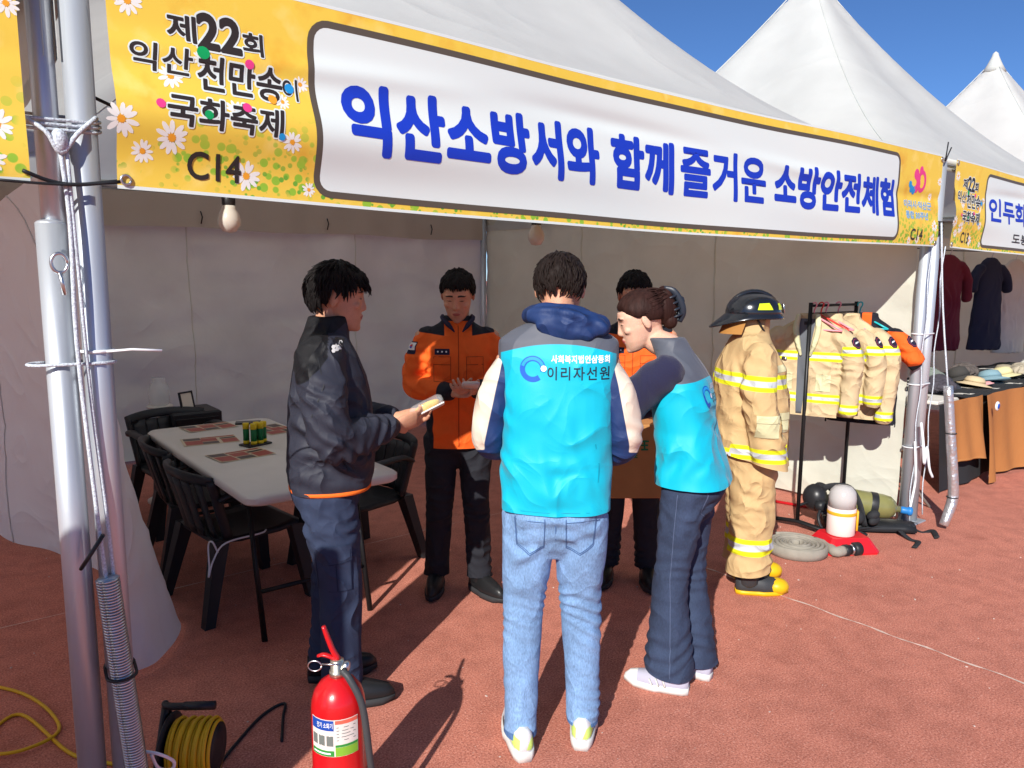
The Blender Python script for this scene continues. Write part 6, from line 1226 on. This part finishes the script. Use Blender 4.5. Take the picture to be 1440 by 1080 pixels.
# ---------------------------------------------------------------- dress stall
def stall():
    t=thing('stall_table',(8.0,.55,0),'long stall table behind the brown cloth','table'); m=MB(); m.box((7.87,.62,.715),(3.86,.75,.03),bev=.006); m.build('table_top',M_tab,t,smooth=False)
    for x in (6.35,8.0,9.65):
        for y in (.32,.92): m=MB(); m.tube([(x,y,0),(x,y,.70)],.016,8); m.build('leg',M_blackm,t)
    def drape(x0,x1,y,z0,z1,amp,fr,mat,name,label,sw=0.):
        m=MB(); 
        def f(p,q):
            x=x0+(x1-x0)*p; k=(1-q); return (x+sw*k*k*(1-p),y-.02-k*.06-amp*(.3+k)*(math.sin(x*fr)+.5*math.sin(x*fr*2.3+1+q*2)),z0+(z1-z0)*q+(.03*math.sin(p*3.1) if q==0 else 0))
        m.sheet(f,90,24); return tag(m.build(name,mat),label,'cloth')
    MBk=mk('black_drape',(.02,.021,.024),.9,bump=.3,bscale=200); MO=mk('rust_brown_linen',hx(178,118,66),.85,bump=.4,bscale=260,bump2=.2,b2scale=12,trans=.08)
    drape(5.92,9.8,.245,.012,.705,.012,9,MBk,'table_drape','black drape hanging under the brown cloth')
    drape(5.98,6.56,.17,.22,.742,.022,11,MO,'brown_cloth','short rust brown cloth panel on the stall front'); drape(6.54,9.8,.15,.02,.744,.04,7,MO,'brown_cloth','long rust brown cloth gathered to a badge on the stall front',sw=-.02)
    m=MB(); m.sheet(lambda p,q:(6.3+3.5*p,.15+.9*q,.7345+.006*math.sin(p*40+q*9)),60,10); tag(m.build('table_cover',MBk),'black cover spread over the stall table top','cloth')
    m=MB(); m.lathe([(.001,0),(.035,0),(.040,.006),(.034,.014),(.001,.016)],(6.58,.05,.66),18,rot=Matrix.Rotation(R(90),3,'X')); m.lathe([(.001,.0165),(.022,.0165),(.02,.019)],(6.58,.05,.66),14,m=1,rot=Matrix.Rotation(R(90),3,'X')); tag(m.build('badge',[M_patchw,M_logo]),'round white badge pinned on the brown cloth','badge')
    for x,y,r,c,lab in ((6.75,.55,.15,(52,56,66),'dark slate hat at the near end of the stall table'),(7.10,.42,.14,(196,176,140),'straw coloured hat on the stall table'),(7.32,.62,.15,(62,60,58),'charcoal hat behind the straw coloured one'),(7.55,.45,.16,(120,150,160),'pale blue hat on the stall table'),(7.95,.48,.15,(206,196,150),'cream hat beside the pale blue one'),(8.35,.6,.15,(150,140,120),'beige hat toward the far end of the stall table'),(7.22,.36,.06,(206,150,150),'pink cloth bundle among the hats')):
        M=mk('hat_felt',hx(*c),.9,bump=.4,bscale=120); z=.745; t=thing('sun_hat',(x,y,z),lab,'hat','hats on the stall table'); sq=random.uniform(.8,1.1)
        m=MB(); m.lathe([(r*1.05,.0),(r*1.0,.012),(r*.66,.03),(r*.62,.04)],(x,y,z),26); m.build('brim',M,t); m=MB(); m.lathe([(r*.62,.041),(r*.60,r*.5*sq),(r*.48,r*.78*sq),(r*.2,r*.88*sq),(.002,r*.86*sq)],(x,y,z),24); m.build('crown',M,t); t.rotation_euler=(random.uniform(-.35,.35),random.uniform(-.3,.3),random.uniform(0,3)); t.scale=(1,1,random.uniform(.6,1))
    for k,(x,y,c) in enumerate(((6.45,.45,(70,66,74)),(6.95,.75,(120,128,120)),(7.75,.75,(92,84,80)),(8.2,.40,(170,160,140)),(8.7,.45,(60,70,96)))):
        mb=MB(); mb.ell((0,0,.05),(.17,.13,.06)); mb.ell((.07,.03,.08),(.10,.09,.05)); mb.ell((-.08,-.02,.06),(.09,.10,.05)); FRc=Matrix.Translation((x,y,.742))
        names=('grey folded garment by the near end of the stall','sage folded garment behind the straw coloured hat','brown folded garment behind the cream hat','beige folded garment on the stall table front','navy folded garment at the far end of the stall')
        o=cloth('folded_garment',mb,.010,mk('folded_cloth',hx(*c),.9,bump=.3,bscale=200,crease=.6,cscale=12),None,FRc,[((0,0,.1),.2,(1,.6,0),.06,.03)],.01,9.,k*3.1,3); tag(o,names[k],'garment')
    # garments on a line at the back
    t=thing('clothes_line',(7.5,1.0,1.95),'thin line that the dresses hang from','line'); m=MB(); m.tube([(5.1,1.0,2.02),(7.5,1.0,1.97),(9.9,1.0,2.02)],.006,6,sm=5); m.build('line',M_black,t)
    def dress(x,c,lab,z0,z1,w0,w1,sl,col=None):
        M=mk('dress_cloth',hx(*c),.85,bump=.3,bscale=220,var=.06,vscale=9); FR=frame_at((x,1.0),(-.25,-.97)); mb=MB(); I=lambda p:Vector(p); L=z1-z0
        torso(mb,[(z0,w0,.07,0,0,2.3),(z0+L*.4,w0*.86,.065,0,0,2.3),(z1-.30,w1*.95,.055,0,0,2.4),(z1-.10,w1,.045,0,0,2.4),(z1-.03,w1*.6,.035,0,0,2.2),(z1,.06,.03,0,0,2)],I)
        for s in (-1,1): limb(mb,[(s*(w1-.04),0,z1-.10),(s*(w1+.06),.01,z1-.22),(s*(w1+.08),.02,z1-sl)],[.055,.055,.05],14,5)
        t=thing('hung_garment',(x,1.0,z1),lab,'garment','garments hung in the dress stall'); cloth('garment_cloth',mb,.012,M,t,FR,[((0,.05,z0+.3),.5,(1,0,.1),.10,.018)],.006,5.,x,3)
        m=MB(); m.tube([(x,.99,1.975),(x+.01,.98,1.99),(x,1.0,z1-.01)],.005,6,sm=3); m.build('hanger_hook',M_steel,t)
    dress(7.80,(98,26,46),'long maroon dress hung in the stall',.98,1.93,.24,.20,.45); dress(8.85,(30,34,58),'navy dress hung in the stall between maroon and white',.93,1.92,.26,.20,.35); dress(9.55,(200,192,184),'white robe hung at the end of the stall',.86,1.92,.27,.21,.60)
    # folding chair
    FM=frame_at((5.50,.36),(-.6,.8)); Mg=mk('grey_painted_steel',hx(150,140,128),.45,metal=.2); t=thing('folding_chair',(5.50,.36,0),'beige metal folding chair between the white wall and the brown cloth','chair'); B=lambda m,n,mm=Mg:mesh_obj(n,[FM@Vector(p) for p in m.v],m.f,mm,t)
    m=MB(); m.box((0,0,.43),(.38,.36,.03),bev=.01); B(m,'seat',mk('cream_seat',hx(206,196,176),.6))
    for s in (-1,1):
        m=MB(); m.tube([(s*.20,.22,0),(s*.20,.06,.42),(s*.20,-.16,.84)],.012,8); B(m,'front_leg'); m=MB(); m.tube([(s*.185,-.24,0),(s*.185,.10,.43)],.011,8); B(m,'rear_leg')
    m=MB(); m.box((0,-.135,.76),(.38,.018,.16),Matrix.Rotation(.36,3,'X'),bev=.006); B(m,'backrest'); m=MB(); m.tube([(-.185,-.18,.08),(.185,-.18,.08)],.008,8); B(m,'stretcher')
stall()

# plain board on posts, added out of view so that its shade covers the doubled poles' feet
def shade_board():
    t=thing('shade_board',(-2.1,-1.0,0),'added white shade board on two posts, out of view before the neighbouring tent','board')
    m=MB(); m.box((-2.1,-.98,1.09),(2.0,.03,1.92),bev=.006); m.build('panel',mk('white_board',(.7,.7,.7),.6),t,smooth=False)
    for x in (-3.06,-1.14): m=MB(); m.tube([(x,-1.03,0),(x,-1.03,2.07)],.025,12); p=m.build('post',M_alu,t); m=MB(); m.box((x,-1.03,.02),(.08,.6,.035),bev=.006); m.build('foot',M_alu,p,smooth=False)
shade_board()
